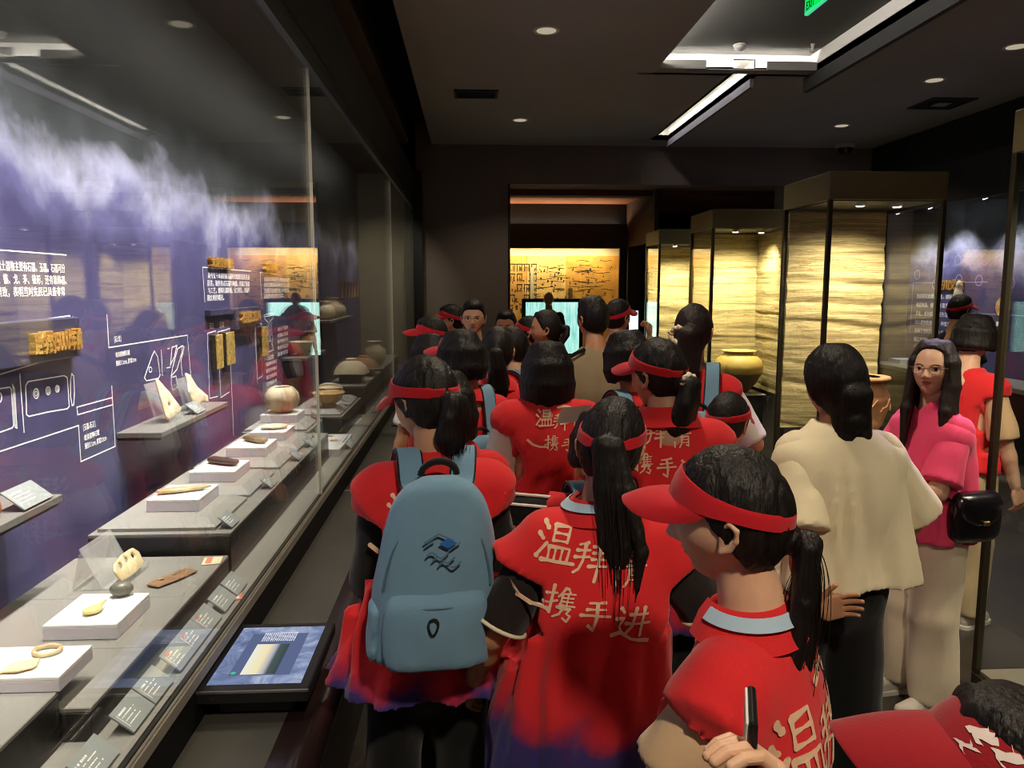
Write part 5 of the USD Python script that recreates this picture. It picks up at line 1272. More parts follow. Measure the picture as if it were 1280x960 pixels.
    if style == 'pony' and near == 0:
        # loose strands over the pony tail
        pts, cnt = [], []
        q = dict(z=.02, len=1.3, side=0., back=.0, r=.12, out=.10); q.update(hl)
        for k in range(260):
            j = rh.normal(0, .055, 3); l = q['len']*(.75+.34*rh.random()); rz = q['z']; b0 = -.47
            P = np.array([(j[0]*.35, b0-.02, rz+j[2]*.4), (j[0], b0-.14-q['out']*.6+j[1]*.3, rz-.05), (q['side']*.35+j[0]*1.4, b0-.08-q['out']+q['back']*.3+j[1], rz-.30*l), (q['side']*.8+j[0]*1.5, b0+.02-q['out']*.5+q['back']*.7+j[1], rz-.68*l), (q['side']+j[0]*1.2, b0+.1+q['back']+j[1], rz-l)])
            u = np.linspace(0, 4, 13); C = np.column_stack([np.interp(u, range(5), P[:, i]) for i in range(3)])
            C[1:-1] = (C[:-2]+2*C[1:-1]+C[2:])/4; C[1:-1] = (C[:-2]+2*C[1:-1]+C[2:])/4
            C = C @ (AH[:3, :3]).T+AH[:3, 3]; C[:, :2] += lean*np.clip((C[:, 2:3]/hh-.5)/.4, 0, 1.4)
            pts.append(C); cnt.append(13)
        bc = UsdGeom.BasisCurves.Define(stage, numbered(str(hp.GetPath())+'/loose_strands'))
        bc.CreatePointsAttr([Gf.Vec3f(*map(float, p)) for c in pts for p in c]); bc.CreateCurveVertexCountsAttr(cnt)
        bc.CreateWidthsAttr([.0011]); bc.SetWidthsInterpolation('constant'); bc.CreateTypeAttr('linear')
        UsdShade.MaterialBindingAPI.Apply(bc.GetPrim()).Bind(hmat); tag(bc, kind='stuff')
    if hl.get('scrunchie'):
        sr = min(.145, .03+.62*hl.get('r', .12))
        rg = np.array([(sr*math.cos(a), 0, sr*math.sin(a)) for a in np.linspace(0, 2*math.pi, 30)]); rg *= (1+.18*np.sin(np.arange(30)*2.1))[:, None]
        put('scrunchie', xf(tube(rg+np.array([hl.get('sx', 0), -.57, hl.get('z', .02)-.03]), .045, 8), AH), CREAM)
    # ---- visor
    if visor:
        vm, br, droop, mark = visor if isinstance(visor, tuple) else (VIS, True, 0., False)
        th = np.linspace(0, 2*math.pi, 72, endpoint=False)
        zc = .155+.165*np.cos(th); hw = .062+.040*smooth((np.cos(th)+.35)/1.2)-.014*(np.abs(th-math.pi) < .55)
        AV = AH @ np.diag([hl.get('vol', 1.)]*3+[1.])
        def ring(z, e):
            f = np.sqrt(np.clip(1-((z-.045)/.53)**2, .05, 1)); return np.column_stack([np.sin(th)*(.383*f+e), np.cos(th)*(.455*f+e)-.02+.012*(np.cos(th) > 0), z])
        rows = [ring(zc+hw*u, .016) for u in np.linspace(-1, 1, 4)]; rin = [ring(zc+hw*u, .0) for u in np.linspace(-1, 1, 4)]
        put('visor_band', xf(shell(np.stack(rows, 1), np.stack(rin, 1), True), AV), vm)
        if mark:
            for a0, a1, u0, u1 in mark:
                g0 = np.radians(np.linspace(a0, a1, 9)); zc3 = .155+.165*np.cos(g0); hw3 = .062+.040*smooth((np.cos(g0)+.35)/1.2)
                rw_ = []
                for u in np.linspace(0, 1, 6):
                    zz_ = zc3+hw3*(u0+(u1-u0)*u+.08*np.sin(g0*40+u*5)); f_ = np.sqrt(np.clip(1-((zz_-.045)/.53)**2, .05, 1)); sh_ = g0+.10*math.sin(u*6); rw_.append(np.column_stack([np.sin(sh_)*(.383*f_+.021), np.cos(sh_)*(.455*f_+.021)-.008, zz_]))
                put('emblem', xf(grid_mesh(np.stack(rw_, 1)), AV), PRINTW)
        if br:
            tb = np.radians(np.linspace(-80, 80, 33)); zc2 = .155+.165*np.cos(tb); hw2 = .062+.040*smooth((np.cos(tb)+.35)/1.2); z0 = zc2-hw2*.85
            f = np.sqrt(np.clip(1-((z0-.045)/.53)**2, .05, 1)); B0 = np.column_stack([np.sin(tb)*(.383*f+.008), np.cos(tb)*(.455*f+.008)-.008, z0])
            ln = .40*np.clip(np.cos(tb*90/82), 0, 1)**.42
            rows = []
            for u in np.linspace(0, 1, 8):
                P = B0.copy(); P[:, 1] += ln*u; P[:, 2] += -(.16+droop)*ln*u-.11*u*np.sin(tb)**2*ln/.4+.03*np.sin(math.pi*u)*np.cos(tb); P[:, 0] *= 1-.06*u; rows.append(P)
            Po = np.stack(rows, 1); Pi = Po.copy(); Pi[..., 2] -= .016
            put('visor_brim', xf(shell(Po[::-1], Pi[::-1]), AV), vm)
    # ---- clothes on top
    W_ = o['wide']
    def sleeves(ratio, mat, r0=.036, r1=.047, name='sleeve', cuff=None, only='LR'):
        for k in only:
            S, E, Wp = sl[k]
            pts = [S, E, Wp]; l1 = np.linalg.norm(E-S); l2 = np.linalg.norm(Wp-E); Ltot = l1+l2; cutl = ratio*l1 if ratio <= 1 else l1+(ratio-1)*l2
            lo = np.minimum.reduce(pts)-.09*hh; hi = np.maximum.reduce(pts)+.09*hh
            f = Field(lo, hi, res)
            if ratio > 1 and r1 < .05: r1 = .043
            if ratio <= 1:
                e = S+(E-S)*ratio; d = (E-S)/l1
                f.cone(S, r0*hh, S+(E-S)*min(1, ratio+.12), r1*hh)
            else:
                e = E+(Wp-E)*(ratio-1); d = (Wp-E)/l2
                f.cone(S, r0*hh, E, r1*.84*hh, .01*hh); f.cone(E, r1*.84*hh, E+(Wp-E)*min(1, ratio-1+.1), .030*hh*r1/.056, .01*hh)
            f.rough(.006*hh, (14, 14, 9), seed+3, .03, 2)
            X, Y, Z = f._pts((slice(None),)*3)
            pd = (X-e[0])*d[0]+(Y-e[1])*d[1]+(Z-e[2])*d[2]
            f.D = np.where(pd > -.1*hh, np.maximum(f.D, pd), f.D)
            put(name, relax(f.mesh(), 2), mat)
            if o.get('stripes') == k and name == 'sleeve':
                for off in (-.016, .016):
                    pa = np.array([S+(E-S)*u for u in np.linspace(.15, 1, 6)]+[E+(Wp-E)*u for u in np.linspace(.15, max(.2, ratio-1-.03), 6)])
                    rad_ = np.concatenate([np.linspace(r0, r1*.86, 6), np.linspace(r1*.86, .033*r1/.056, 6)])*hh*1.03
                    nn = np.array([0, -.62, .78]); pa = pa+nn*rad_[:, None]+np.array([0, .78, .62])*off*hh*.9
                    put('sleeve_stripe', tube(pa, .0052, 6), STRIPE_)
            if cuff:
                q = []
                a = np.cross(d, [0, 0, 1.]); a /= np.linalg.norm(a); b = np.cross(d, a); rr = (r1*.98 if ratio <= 1 else .032)*hh
                q = np.array([e-d*.006+rr*1.02*(a*math.cos(u)+b*math.sin(u)) for u in np.linspace(0, 2*math.pi, 24)]); put('cuff', tube(q, .0055*hh/1.6, 6), cuff)
    if o['top'] == 'vest':
        z0, hw_ = o['hem'], o['hemw']
        F = Field([-.30*hh, -.25*hh, (z0-.02)*hh], [.30*hh, .25*hh, .90*hh], res)
        keys = [(z0, .152*hw_, .112*hw_, 0), (.52, .142*(1+hw_)/2, .104, 0), (.62, .130, .095, 0), (.70, .122, .090, -.002), (.76, .112, .078, -.004), (.80, .090, .062, -.006), (.826, .066, .054, -.004), (.843, .055, .050, .001), (.852, .051, .047, .003)]
        loft(F, [(z*hh, a*hh*W_, b*hh*W_, c*hh) for z, a, b, c in keys], 2.3, o['fold']*hh, (15, 3.2), seed)
        cap = o['cap']
        for s in (-1, 1):
            S, E, _ = sl['L' if s < 0 else 'R']; d = (E-S)/np.linalg.norm(E-S); d = d*np.array([.5, .5, .5])+np.array([s*.62, 0, -.18]); d /= np.linalg.norm(d)
            F.cone((s*.060*hh, -.004*hh, .788*hh), .044*hh, np.array([s*(sw-.012), -.004, .792])*hh+d*cap*hh, .054*hh*W_, .03*hh, (1, 1.05, 1))
            X, Y, Z = F._pts((slice(None),)*3)
            e = np.array([s*(sw-.012), -.004, .792])*hh+d*cap*hh
            pd = (X-e[0])*d[0]+(Y-e[1])*d[1]+(Z-e[2])*d[2]+0*Z
            F.D = np.where((Z > .66*hh) & (s*X > .06*hh) & (pd > -.05*hh), np.maximum(F.D, pd), F.D)
            ad = (E-S)/np.linalg.norm(E-S); ce = .014+.55*cap
            F.cone(S, .046*hh*W_, S+ad*(ce+.03)*hh, .051*hh*W_, .02*hh)
            al = (X-S[0])*ad[0]+(Y-S[1])*ad[1]+(Z-S[2])*ad[2]
            ra = np.sqrt(np.maximum((X-S[0])**2+(Y-S[1])**2+(Z-S[2])**2-al**2, 0))
            F.D = np.where((ra < .066*hh) & (al > .02*hh) & (al < .2*hh) & (s*X > .085*hh), np.maximum(F.D, al-ce*hh), F.D)
        F.cone((0, .012*hh, .846*hh), .030*hh, (0, .022*hh, .93*hh), .052*hh, .006*hh, op='sub')
        vm_ = relax(F.mesh(), 3)
        put('vest', vm_, o['vest'], sm=75)
        nrm = vm_.vertex_normals; v = vm_.vertices
        if o['print']:
            bk = v[(nrm[:, 1] < -.12) & (v[:, 1] < .0) & (v[:, 2] > .45*hh)]
            li = LinearNDInterpolator(bk[:, [0, 2]], bk[:, 1]); ne = NearestNDInterpolator(bk[:, [0, 2]], bk[:, 1])
            def fy(p):
                y_ = li(p); b_ = np.isnan(y_); y_[b_] = ne(p[b_]); return y_
            g = affinity.translate(affinity.scale(slogan(o['print']*hh/1.5, o['ptilt']), 1, 1, origin=(0, 0)), o['px']*hh, o['pz']*hh)
            dr = drape(g, fy, -.0028, .030 if near else .018); dr = trimesh.Trimesh(dr.vertices, dr.faces, process=False)
            put('lettering', dr, PRINT)
        sleeves(o['sleeve'], o['tee'], cuff=o.get('cuff'))
        if o['collar'] is not None:
            a = np.linspace(math.radians(-140), math.radians(140), 40)
            Pt = np.column_stack([.047*np.sin(a), -.043*np.cos(a)+.004, .866-.004*np.abs(np.sin(a))])*hh; Pf = np.column_stack([.076*np.sin(a), -.066*np.cos(a), .832-.006*np.abs(np.sin(a))])*hh
            Po = np.stack([Pf, (Pf+Pt)/2+np.array([0, 0, .006*hh]), Pt], 1); Pi = Po*np.array([.94, .94, 1])+np.array([0, 0, -.003*hh])
            put('collar', shell(Po, Pi), o['collar'])
    elif o['top'] in ('tee', 'blouse', 'polo'):
        z0 = o['hem']; wb = o['hemw']
        F = Field([-.34*hh, -.27*hh, (z0-.02)*hh], [.34*hh, .27*hh, .90*hh], res)
        keys = [(z0, .128*wb, .096*wb, 0), (.60, .122*(1+wb)/2, .090*(1+wb)/2, 0), (.70, .120, .088, -.002), (.76, .110, .076, -.004), (.798, .090, .062, -.006), (.828, .064, .052, -.004), (.848, .050, .046, .002), (.866 if o['top'] == 'polo' else .855, .046, .043, .006)]
        ks = 1.06 if sex == 'm' else 1.0
        loft(F, [(z*hh, a*hh*W_*ks, b*hh*W_, c*hh) for z, a, b, c in keys], 2.4, (.034 if o['top'] != 'blouse' else .040)*hh, (13, 2.2), seed)
        F.cone((0, .012*hh, .84*hh), .030*hh, (0, .022*hh, .93*hh), .052*hh, .006*hh, op='sub')
        for s in (-1, 1):
            S, E, _ = sl['L' if s < 0 else 'R']; F.cone((s*.060*hh, -.004*hh, .787*hh), .044*hh, S+(E-S)*.12, .0445*hh, .03*hh)
        put({'tee': 'tee_shirt', 'blouse': 'blouse', 'polo': 'polo_shirt'}[o['top']], relax(F.mesh(), 3), o['tee'], sm=75)
        sleeves(o['sleeve'], o['tee'], .040, .050 if o['top'] != 'blouse' else .058, cuff=o.get('cuff'))
    if o['lanyard']:
        a = np.linspace(math.radians(-125), math.radians(125), 40)
        P = np.column_stack([.0675*np.sin(a), -.0600*np.cos(a), .8525-.004*np.abs(np.sin(a))])*hh; Q = P*np.array([.84, .84, 1])+np.array([0, 0, .011*hh])
        Po = np.stack([P, Q], 1); Pi = Po.copy(); Pi[..., :2] *= .97
        put('lanyard', shell(Po, Pi), LANY)
    # ---- trousers and shoes
    lw = o['leg']; F = Field([-.20*hh, -.16*hh, .03*hh], [.20*hh, .16*hh, .62*hh], max(res, .015))
    F.cone((0, 0, .58*hh), .088*hh, (0, -.004*hh, .50*hh), .100*hh, .0, (1, 1.25, 1))
    for s in (-1, 1):
        F.cone((s*.050*hh, 0, .50*hh), .062*hh*lw**.5, (s*.060*hh, .006*hh, .285*hh), .047*hh*lw, .02*hh); F.cone((s*.060*hh, .006*hh, .285*hh), .047*hh*lw, (s*.066*hh, -.006*hh, .045*hh), .038*hh*lw**1.6, .01*hh)
    F.rough(.010*hh, (7, 7, 4), seed+9, .03, 2); F.plane((0, 0, -1), (0, 0, .042*hh)); F.plane((0, 0, 1), (0, 0, .605*hh))
    put('trousers', relax(F.mesh(), 2), o['trousers'], sm=70)
    for s in (-1, 1):
        q = lambda px, py, pz, r: m3.Manifold.sphere(r, 12).translate([s*.066*hh+px, py, pz])
        sh_ = m3.Manifold.batch_hull([q(0, -.045, .045, .032), q(0, -.03, .075, .034), q(.012*s, .10, .038, .034), q(-.008*s, .13, .034, .026), q(0, .02, .07, .034)])
        put('shoe', sh_, o['shoes'])
        so = m3.Manifold.batch_hull([m3.Manifold.cylinder(.02, .036, .038, 20).translate([s*.066*hh, -.045, .0]), m3.Manifold.cylinder(.02, .042, .044, 20).translate([s*.066*hh+.004*s, .11, .0])])
        put('shoe_sole', so, SOLE)
    return t

def backpack(label, x, y, yaw, h, lean=(0, 0), s=1., off=.15, front=True, mat=BAGB, zc=.60, logo=True):
    """rounded school backpack on the back of someone h tall"""
    t = thing('backpack', label, 'backpack', (x, y, 0), yaw)
    lean = np.array(lean)*h
    def put(name, m, mt, parent=t, sm=60):
        m = tri(m); v = np.array(m.vertices); v[:, :2] += lean*np.clip((v[:, 2:3]/h-.5)/.4, 0, 1.4)
        return obj(name, trimesh.Trimesh(v, m.faces, process=False), mt, parent, sm)
    z0 = zc*h-.21*s; y0 = -off
    F = Field([-.24*s, y0-.24*s, z0-.04*s], [.24*s, y0+.10*s, z0+.52*s], .0085)
    keys = [(0, .128, .060), (.02, .148, .078), (.10, .152, .084), (.20, .148, .082), (.30, .138, .074), (.38, .118, .062), (.43, .085, .048), (.455, .04, .025)]
    loft(F, [(z0+z*s, a*s, b*s, y0-.06*s) for z, a, b in keys], 3.0, .010, (7, 5), 4)
    put('main_bag', relax(F.mesh(), 4), mat, sm=70)
    F = Field([-.2*s, y0-.24*s, z0-.04*s], [.2*s, y0-.05*s, z0+.3*s], .0085)
    loft(F, [(z0+z*s, a*s, b*s, y0-.125*s) for z, a, b in [(.008, .112, .036), (.03, .124, .046), (.10, .126, .048), (.16, .122, .042), (.185, .112, .028), (.195, .09, .014)]], 3.2, .008, (8, 6), 6)
    put('front_pocket', relax(F.mesh(), 4), mat, sm=70)
    for sx in (-1, 1):
        F = Field([-.24*s, y0-.2*s, z0-.04*s], [.24*s, y0+.06*s, z0+.25*s], .0085)
        F.cone((sx*.146*s, y0-.065*s, z0+.04*s), .036*s, (sx*.144*s, y0-.065*s, z0+.13*s), .036*s, 0, (1.9, .75, 1)); F.rough(.006, (20, 20, 20), 3, .02)
        F.plane((0, -.12, 1), (0, y0-.06*s, z0+.155*s)); put('side_pocket', relax(F.mesh(), 2), mat, sm=70)
        zp = np.array([(sx*.130*s, y0-.04*s-.03*u*s, z0+(.17+.05*u)*s) for u in np.linspace(0, 1, 5)]); put('strap_adjuster', tube(zp, .007*s, 6), STRAPK)
    a = np.linspace(-.05, math.pi+.05, 40)
    zz = z0+.20*s+.225*s*np.sin(a)**.9 if False else z0+(.20+.215*np.clip(np.sin(a), 0, 1))*s
    ax_ = np.interp((zz-z0)/s, [k[0] for k in keys], [k[1] for k in keys])*s
    P = np.column_stack([np.cos(a)*np.minimum(ax_*.86, .128*s), y0-.06*s-.060*s*(1-.35*np.sin(a)**4), zz]); put('zipper', tube(P, .0035*s, 6), M('zipper_blue_dark', '#4c6a80', .6))
    P = np.array([(u*.118*s, y0-.165*s+.03*s*u*u, z0+.165*s) for u in np.linspace(-1, 1, 20)]); put('pocket_seam', tube(P, .003*s, 6), M('zipper_blue_dark', '#4c6a80', .6))
    tl = [(.011*math.sin(u)*(1-.3*math.cos(u)), 0, -.020*math.cos(u)) for u in np.linspace(0, 2*math.pi, 20)]; put('pull_tag', tube(np.array(tl)*s+np.array([-.01*s, y0-.176*s, z0+.125*s]), .0032*s, 6), STRAPK)
    P = np.array([(.045*s*math.cos(u), y0-.0*s, z0+.445*s+.035*s*math.sin(u)) for u in np.linspace(0, math.pi, 14)]); put('top_handle', tube(P, .009*s, 8), STRAPK)
    if logo:
        yl = y0-.143*s; zl = z0+.315*s; T = frame_mat((0, yl, zl), (1, 0, 0), (0, .14, .99)); BL = M('logo_blue', '#1f62b0', .5); DK = M('logo_slate', '#4d6a84', .6)
        put('logo_diamond', extr(Polygon([(-.002, 0), (.018, .011), (.038, 0), (.018, -.011)]), .004, T), BL)
        ln = [LineString([(-.036, .004), (-.004, .022), (.03, .006)]), LineString([(-.034, -.004), (-.014, .008)]), LineString([(.044, .0), (.02, -.016)])]
        for i in range(3): ln.append(LineString([(-.03+.014*i+u*.05, -.026-.011*i+.007*math.sin(u*7)) for u in np.linspace(0, 1, 12)]))
        put('logo_lines', extr(unary_union([l.buffer(.0013) for l in ln]), .004, T), DK)
    # shoulder straps
    for sx in (-1, 1):
        C = np.array([(.050, y0-.015, z0/h*h+.40*s), (.062, y0+.05, .80*h), (.068, -.045*h, .842*h), (.074, .0, .848*h), (.080, .045*h, .825*h), (.086, .078*h, .76*h), (.10, .085*h, .68*h), (.118, .045*h, .60*h)])
        u = np.linspace(0, len(C)-1, 26); C = np.column_stack([np.interp(u, range(len(C)), C[:, i]) for i in range(3)])
        for _ in range(3): C[1:-1] = (C[:-2]+2*C[1:-1]+C[2:])/4
        C[:, 0] *= sx; T = np.gradient(C, axis=0); T /= np.linalg.norm(T, axis=1)[:, None]; wv = np.array([1., 0, 0])-T*T[:, :1]; wv /= np.linalg.norm(wv, axis=1)[:, None]; n = np.cross(T, wv); n *= np.sign(n[:, 2:3].sum())
        Po = np.stack([C+wv*.030*s*k+n*.012 for k in (-1, -.5, 0, .5, 1)], 1); Pi = np.stack([C+wv*.030*s*k+n*.0 for k in (-1, -.5, 0, .5, 1)], 1)
        sp_ = put('shoulder_strap', cat_(shell(Po, Pi)), mat)
        for k in (-1, 1): put('strap_edge', tube(C+wv*.030*s*k+n*.008, .0045, 6), STRAPK, sp_)
    return t
# ------------------------------------------------------------------ the crowd
def pos(px, ytop, Y):
    """where someone stands whose crown shows at that point of the picture, Y metres down the room: x, y, height"""
    p = at(px, ytop, 'y', Y); return float(p[0]), float(p[1]), float(p[2])-.012
STRIPE = cloth('sleeve_stripe_cream', '#e8dcc0', '#ddd0b2', .3)
# in front: the girl with the blue backpack
x, y, h = pos(550, 441, 1.98); x -= .045
person('girl in red vest and visor wearing a big blue-grey backpack, near the touch screen', x, y, 6, h, (36, -20, 0), 0, 'mid', hair=('pony', dict(z=-.14, len=.66, r=.19, out=.0, vol=1.05)), visor=True,
       outfit=dict(tee=BLK, sleeve=1.7, wide=1.03, collar=RED, print=.78, pz=.75, hem=.47, hemw=1.08), arms=dict(L=dict(w=(-.09, .17, .56), hint=(-.2, -1, -.4)), R=dict(w=(.14, .16, .55), hint=(.2, -1, -.4))), lean=(.022, 0), seed=1)
backpack('large blue-grey backpack with a blue diamond emblem, worn by the girl near the touch screen', x, y, 6, h, (.022, 0), s=.97, off=.155, zc=.682)
# centre: the girl whose back reads in two lines
x, y, h = pos(735, 497, 1.74)
person('girl with a long ponytail over a loose red vest with two lines of brush lettering', x, y, -4, h, (-12, -12, 3), 0, 'mid', hair=('pony', dict(z=.02, len=1.75, r=.15, out=.0, side=.34)), visor=True,
       outfit=dict(tee=DARKB, sleeve=.9, cuff=STRIPE, collar=RED, fold=.028, print=.86, ptilt=-9, px=-.022, pz=.765, hem=.36, hemw=1.0, wide=1.03, cap=.085, lanyard=True, trousers=JEANS), arms=dict(L=dict(w=(-.19, .06, .52)), R=dict(w=(.235, .13, .575), hint=(.6, -1, -.2))), lean=(.030, .015), seed=2)
# nearest: the girl in profile
x, y, h = pos(945, 557, 1.16)
person('nearest girl with a broad red visor, ponytail and red vest, looking left', x, y, 54, h, (8, -6, 0), 0, 'fair', hair=('pony', dict(z=-.16, len=1.45, r=.13, out=-.02, back=.0, side=.06)), visor=True, face=True,
       outfit=dict(tee=TANC, sleeve=.62, collar=RED, print=1.15, pz=.70, px=.01, hem=.42, wide=.97, cap=.05, lanyard=True, drop=.022), arms=dict(L=dict(w=(-.15, .16, .52)), R=dict(w=(.16, .12, .52))), seed=3)
# the woman in the cream blouse
x, y, h = pos(1045, 434, 2.36)
person('woman in a boxy cream blouse and black trousers, one hand behind her back', x+.02, y, -4, h, (14, -4, 0), 0, 'mid', hair=('pony', dict(z=-.10, len=1.2, r=.27, out=-.14, side=-.04, nape=-.58, vol=1.14)),
       outfit=dict(top='blouse', tee=CREAM, hem=.53, hemw=1.08, wide=1.12, sleeve=.98, drop=.0, trousers=BLK, leg=1.25, shoes=BLK), arms=dict(L=dict(w=(-.085, -.140, .495), hint=(-.7, -.7, 0), d=(.92, -.15, .30), n=(.1, -1, .15), curl=(12, 18, 12), thumb=55), R=dict(w=(.16, .10, .53), hint=(.7, -.6, 0))), seed=4)
bracelet_p = stage.GetPrimAtPath('/World/person_003')
# the woman in pink
x, y, h = pos(1172, 424, 2.98)
person('woman in coral pink polo and ivory trousers with glasses and long dark hair', x, y, 98, h, (34, 4, 0), 0, 'fair', hair=('long', dict(len=-1.55, front=-.02)), hmat=HAIRB, face=True, glasses=True,
       outfit=dict(top='polo', tee=PINK, hem=.50, hemw=1.05, sleeve=.86, wide=1.0, trousers=TROUSW, leg=1.32, shoes=SHOE), arms=dict(L=dict(w=(-.05, .20, .625), hint=(-.6, -.6, -.6)), R=dict(w=(.06, .20, .62), hint=(.6, -.6, -.6))), seed=5)
PX, PY, PH = x, y, h
t = thing('handbag', 'small glossy black shoulder bag at the hip of the pink-shirted woman', 'handbag', (PX+.075, PY-.19, .575*PH), 10)
LEATH = M('black_leather', '#121016', .22, coat=.4, bump=(160, .2, .002))
F = Field([-.16, -.08, -.16], [.16, .08, .12], .007)
loft(F, [(-.105, .085, .030, 0), (-.08, .105, .040, 0), (0, .112, .042, 0), (.06, .10, .034, 0), (.075, .085, .02, 0)], 3.2, .004, (9, 9), 2); obj('bag_body', relax(F.mesh(), 4), LEATH, t, 70)
F = Field([-.16, -.09, -.10], [.16, .08, .12], .007)
loft(F, [(-.035, .035, .034, -.018), (-.01, .080, .040, -.016), (.04, .104, .042, -.012), (.075, .098, .034, -.006), (.088, .08, .018, 0)], 3.0, .002, (9, 9), 2); obj('flap', relax(F.mesh(), 4), LEATH, t, 70)
obj('clasp', cbox(-.014, .014, -.066, -.056, -.03, -.012, .003), M('clasp_gold', '#b79a5c', .3, metal=.9), t)
C = np.array([(-.10, .0, .05), (-.18, .02, .10), (-.28, .05, .115), (-.36, .07, .085)]); u = np.linspace(0, 3, 18); C = np.column_stack([np.interp(u, range(4), C[:, i]) for i in range(3)])
for _ in range(4): C[1:-1] = (C[:-2]+2*C[1:-1]+C[2:])/4
obj('strap', tube(C, .008, 8), LEATH, t)

# further into the aisle
x, y, h = pos(563, 462, 2.52)
person('girl in red vest and white tee just beyond the backpack girl', x, y, 4, h, (20, -8, 0), 1, 'mid', hair=('bob',), visor=None, outfit=dict(print=.9, pz=.74, collar=RED), seed=6)
x, y, h = pos(685, 426, 2.85)
person('girl with a straight black bob, red vest over white tee, seen from behind', x, y, -4, h, (2, -4, 0), 1, 'mid', hair=('bob', dict(len=-.62)), visor=True, outfit=dict(print=.58, pz=.785, px=.03, wide=.94, drop=-.03, collar=None, hem=.42, sleeve=.80), seed=7)
x, y, h = pos(752, 512, 2.24)
person('short pupil in black striped jacket mostly hidden before the long-ponytail girl', x, y, 0, h, (0, -10, 0), 1, 'mid', hair=('bob', dict(len=-.3)), outfit=dict(tee=BLK, sleeve=1.75, print=0, stripes='L'), arms=dict(L=dict(w=(-.34, .02, .93), hint=(-.3, .2, -1), curl=(30, 35, 25))), seed=8)
ppx, ppy, pph = x, y, h
backpack('blue backpack half hidden before the long-ponytail girl', x, y, 0, h, s=.85, off=.15, zc=.60, logo=False)
t = thing('leaflet', 'white paper leaflet held up before the bob-haired girl', 'paper', (x-.065, y+.10, .985*h), 25)
m = grid_mesh(np.stack(np.meshgrid(np.linspace(-.055, .055, 8), [0.], np.linspace(-.025, .03, 6), indexing='ij'), -1)[:, 0]+np.array([0, 0, 0.])); v = m.vertices; v[:, 1] = 2.5*v[:, 0]**2-.6*v[:, 2]; obj('sheet', m, TEE, t, True)
x, y, h = pos(836, 421, 2.36)
person('girl in visor with a cream scrunchie on a bushy ponytail, red vest', x, y, -4, h, (42, -8, 0), 1, 'mid', hair=('pony', dict(z=-.16, len=.95, r=.20, out=.02, side=-.15, scrunchie=True)), visor=True, outfit=dict(print=.66, pz=.80, px=-.03, drop=-.01, collar=RED, tee=DARKB, sleeve=.9), seed=9)
x, y, h = pos(794, 411, 3.08)
person('bare-headed girl in red vest beside the scrunchie girl', x, y, 10, h, (35, -8, 0), 1, 'mid', hair=('bob', dict(len=-.4)), outfit=dict(print=.9, collar=RED, tee=RED2), seed=10)
backpack('blue backpack on the bare-headed girl beside the scrunchie girl', x, y, 10, h, s=.9, logo=False)
x, y, h = pos(866, 379, 3.35)
person('tall girl with very long brown hair, white sleeves and red vest by the glass cases', x, y, -12, h, (-15, -4, 0), 1, 'mid', hair=('pony', dict(z=-.05, len=2.1, r=.26, out=.0, scrunchie=True, sx=-.2)), hmat=HAIRB, outfit=dict(print=0, tee=TEE, sleeve=.95), arms=dict(R=dict(w=(.16, .14, .60))), seed=11)
backpack('blue-grey backpack on the long brown-haired girl by the glass cases', x+.02, y, -12, h, s=.95, logo=False, off=.17)
x, y, h = pos(905, 488, 2.62)
person('short pupil with dark hair and pinkish red vest between the crowd and the cases', x, y, -12, h, (-30, -14, 0), 1, 'mid', hair=('pony', dict(z=-.1, len=.6, r=.14)), visor=True, outfit=dict(print=0, tee=RED2, vest=PINK), seed=12)
x, y, h = pos(745, 370, 4.25)
t = person('man in a sand-beige tee shirt with short black hair, back to the viewer', x, y, 4, h, (24, 0, 0), 1, 'mid', 'm', hair=('short', dict(nape=-.30)), outfit=dict(top='tee', tee=BEIGE, hem=.46, wide=1.02, sleeve=.8), seed=13)
obj('shoulder_stripe', tube(np.array([(-.045, -.045, .836), (-.075, -.05, .824), (-.105, -.045, .806), (-.13, -.03, .778)])*h, .011, 8), BLK, t)
x, y, h = pos(769, 374, 5.2)
person('pupil in red visor and vest holding up a phone beyond the beige-shirted man', x, y, -20, h, (-30, 0, 0), 2, 'mid', hair=('short', dict(nape=-.3)), visor=True, outfit=dict(print=0, tee=RED2), arms=dict(R=dict(w=(.12, .20, .86), hint=(.6, -.2, -1), d=(0, .3, 1), n=(-1, .2, 0), curl=(50, 50, 30))), seed=14)
t = thing('phone', 'bright phone held up beyond the beige-shirted man', 'phone', (x+.165, y+.17, .915*h), -10)
obj('case', rbox(-.036, .036, -.004, .004, -.075, .075, .004), BLK, t); obj('screen', box(-.032, .032, -.0048, -.0041, -.07, .07), emit('phone_glow', '#dfe8ff', 1.6), t)
x, y, h = pos(688, 387, 4.75)
person('girl in profile with a swinging ponytail and red vest before the glowing screen', x, y, 70, h, (12, 0, 0), 2, 'mid', hair=('pony', dict(z=.05, len=.75, r=.12, out=.10)), outfit=dict(print=0, collar=RED, tee=TEE), seed=15)
x, y, h = pos(645, 408, 4.3)
person('girl in profile with a low bun, black sleeves and red vest near the dark pier', x, y, 55, h, (22, 0, 0), 2, 'fair', hair=('bun', dict(z=-.1)), face=True, outfit=dict(print=0, collar=RED, tee=BLK, cuff=TEE, sleeve=.8), seed=16)
backpack('small blue backpack on the girl with the low bun', x, y, 55, h, s=.8, logo=False)
x, y, h = pos(634, 387, 5.7)
person('dark-fringed man facing the viewer beside the edge of the golden mural', x, y, 165, h, (0, -4, 0), 2, 'mid', 'm', hair=('short',), face=True, outfit=dict(top='tee', tee=BLK), seed=17)
x, y, h = pos(668, 394, 5.3)
person('pupil in red visor with dark hair below the golden mural', x, y, 60, h, (10, -6, 0), 2, 'mid', hair=('pony', dict(len=.8)), visor=True, outfit=dict(print=0), seed=18)
x, y, h = pos(592, 374, 5.3)
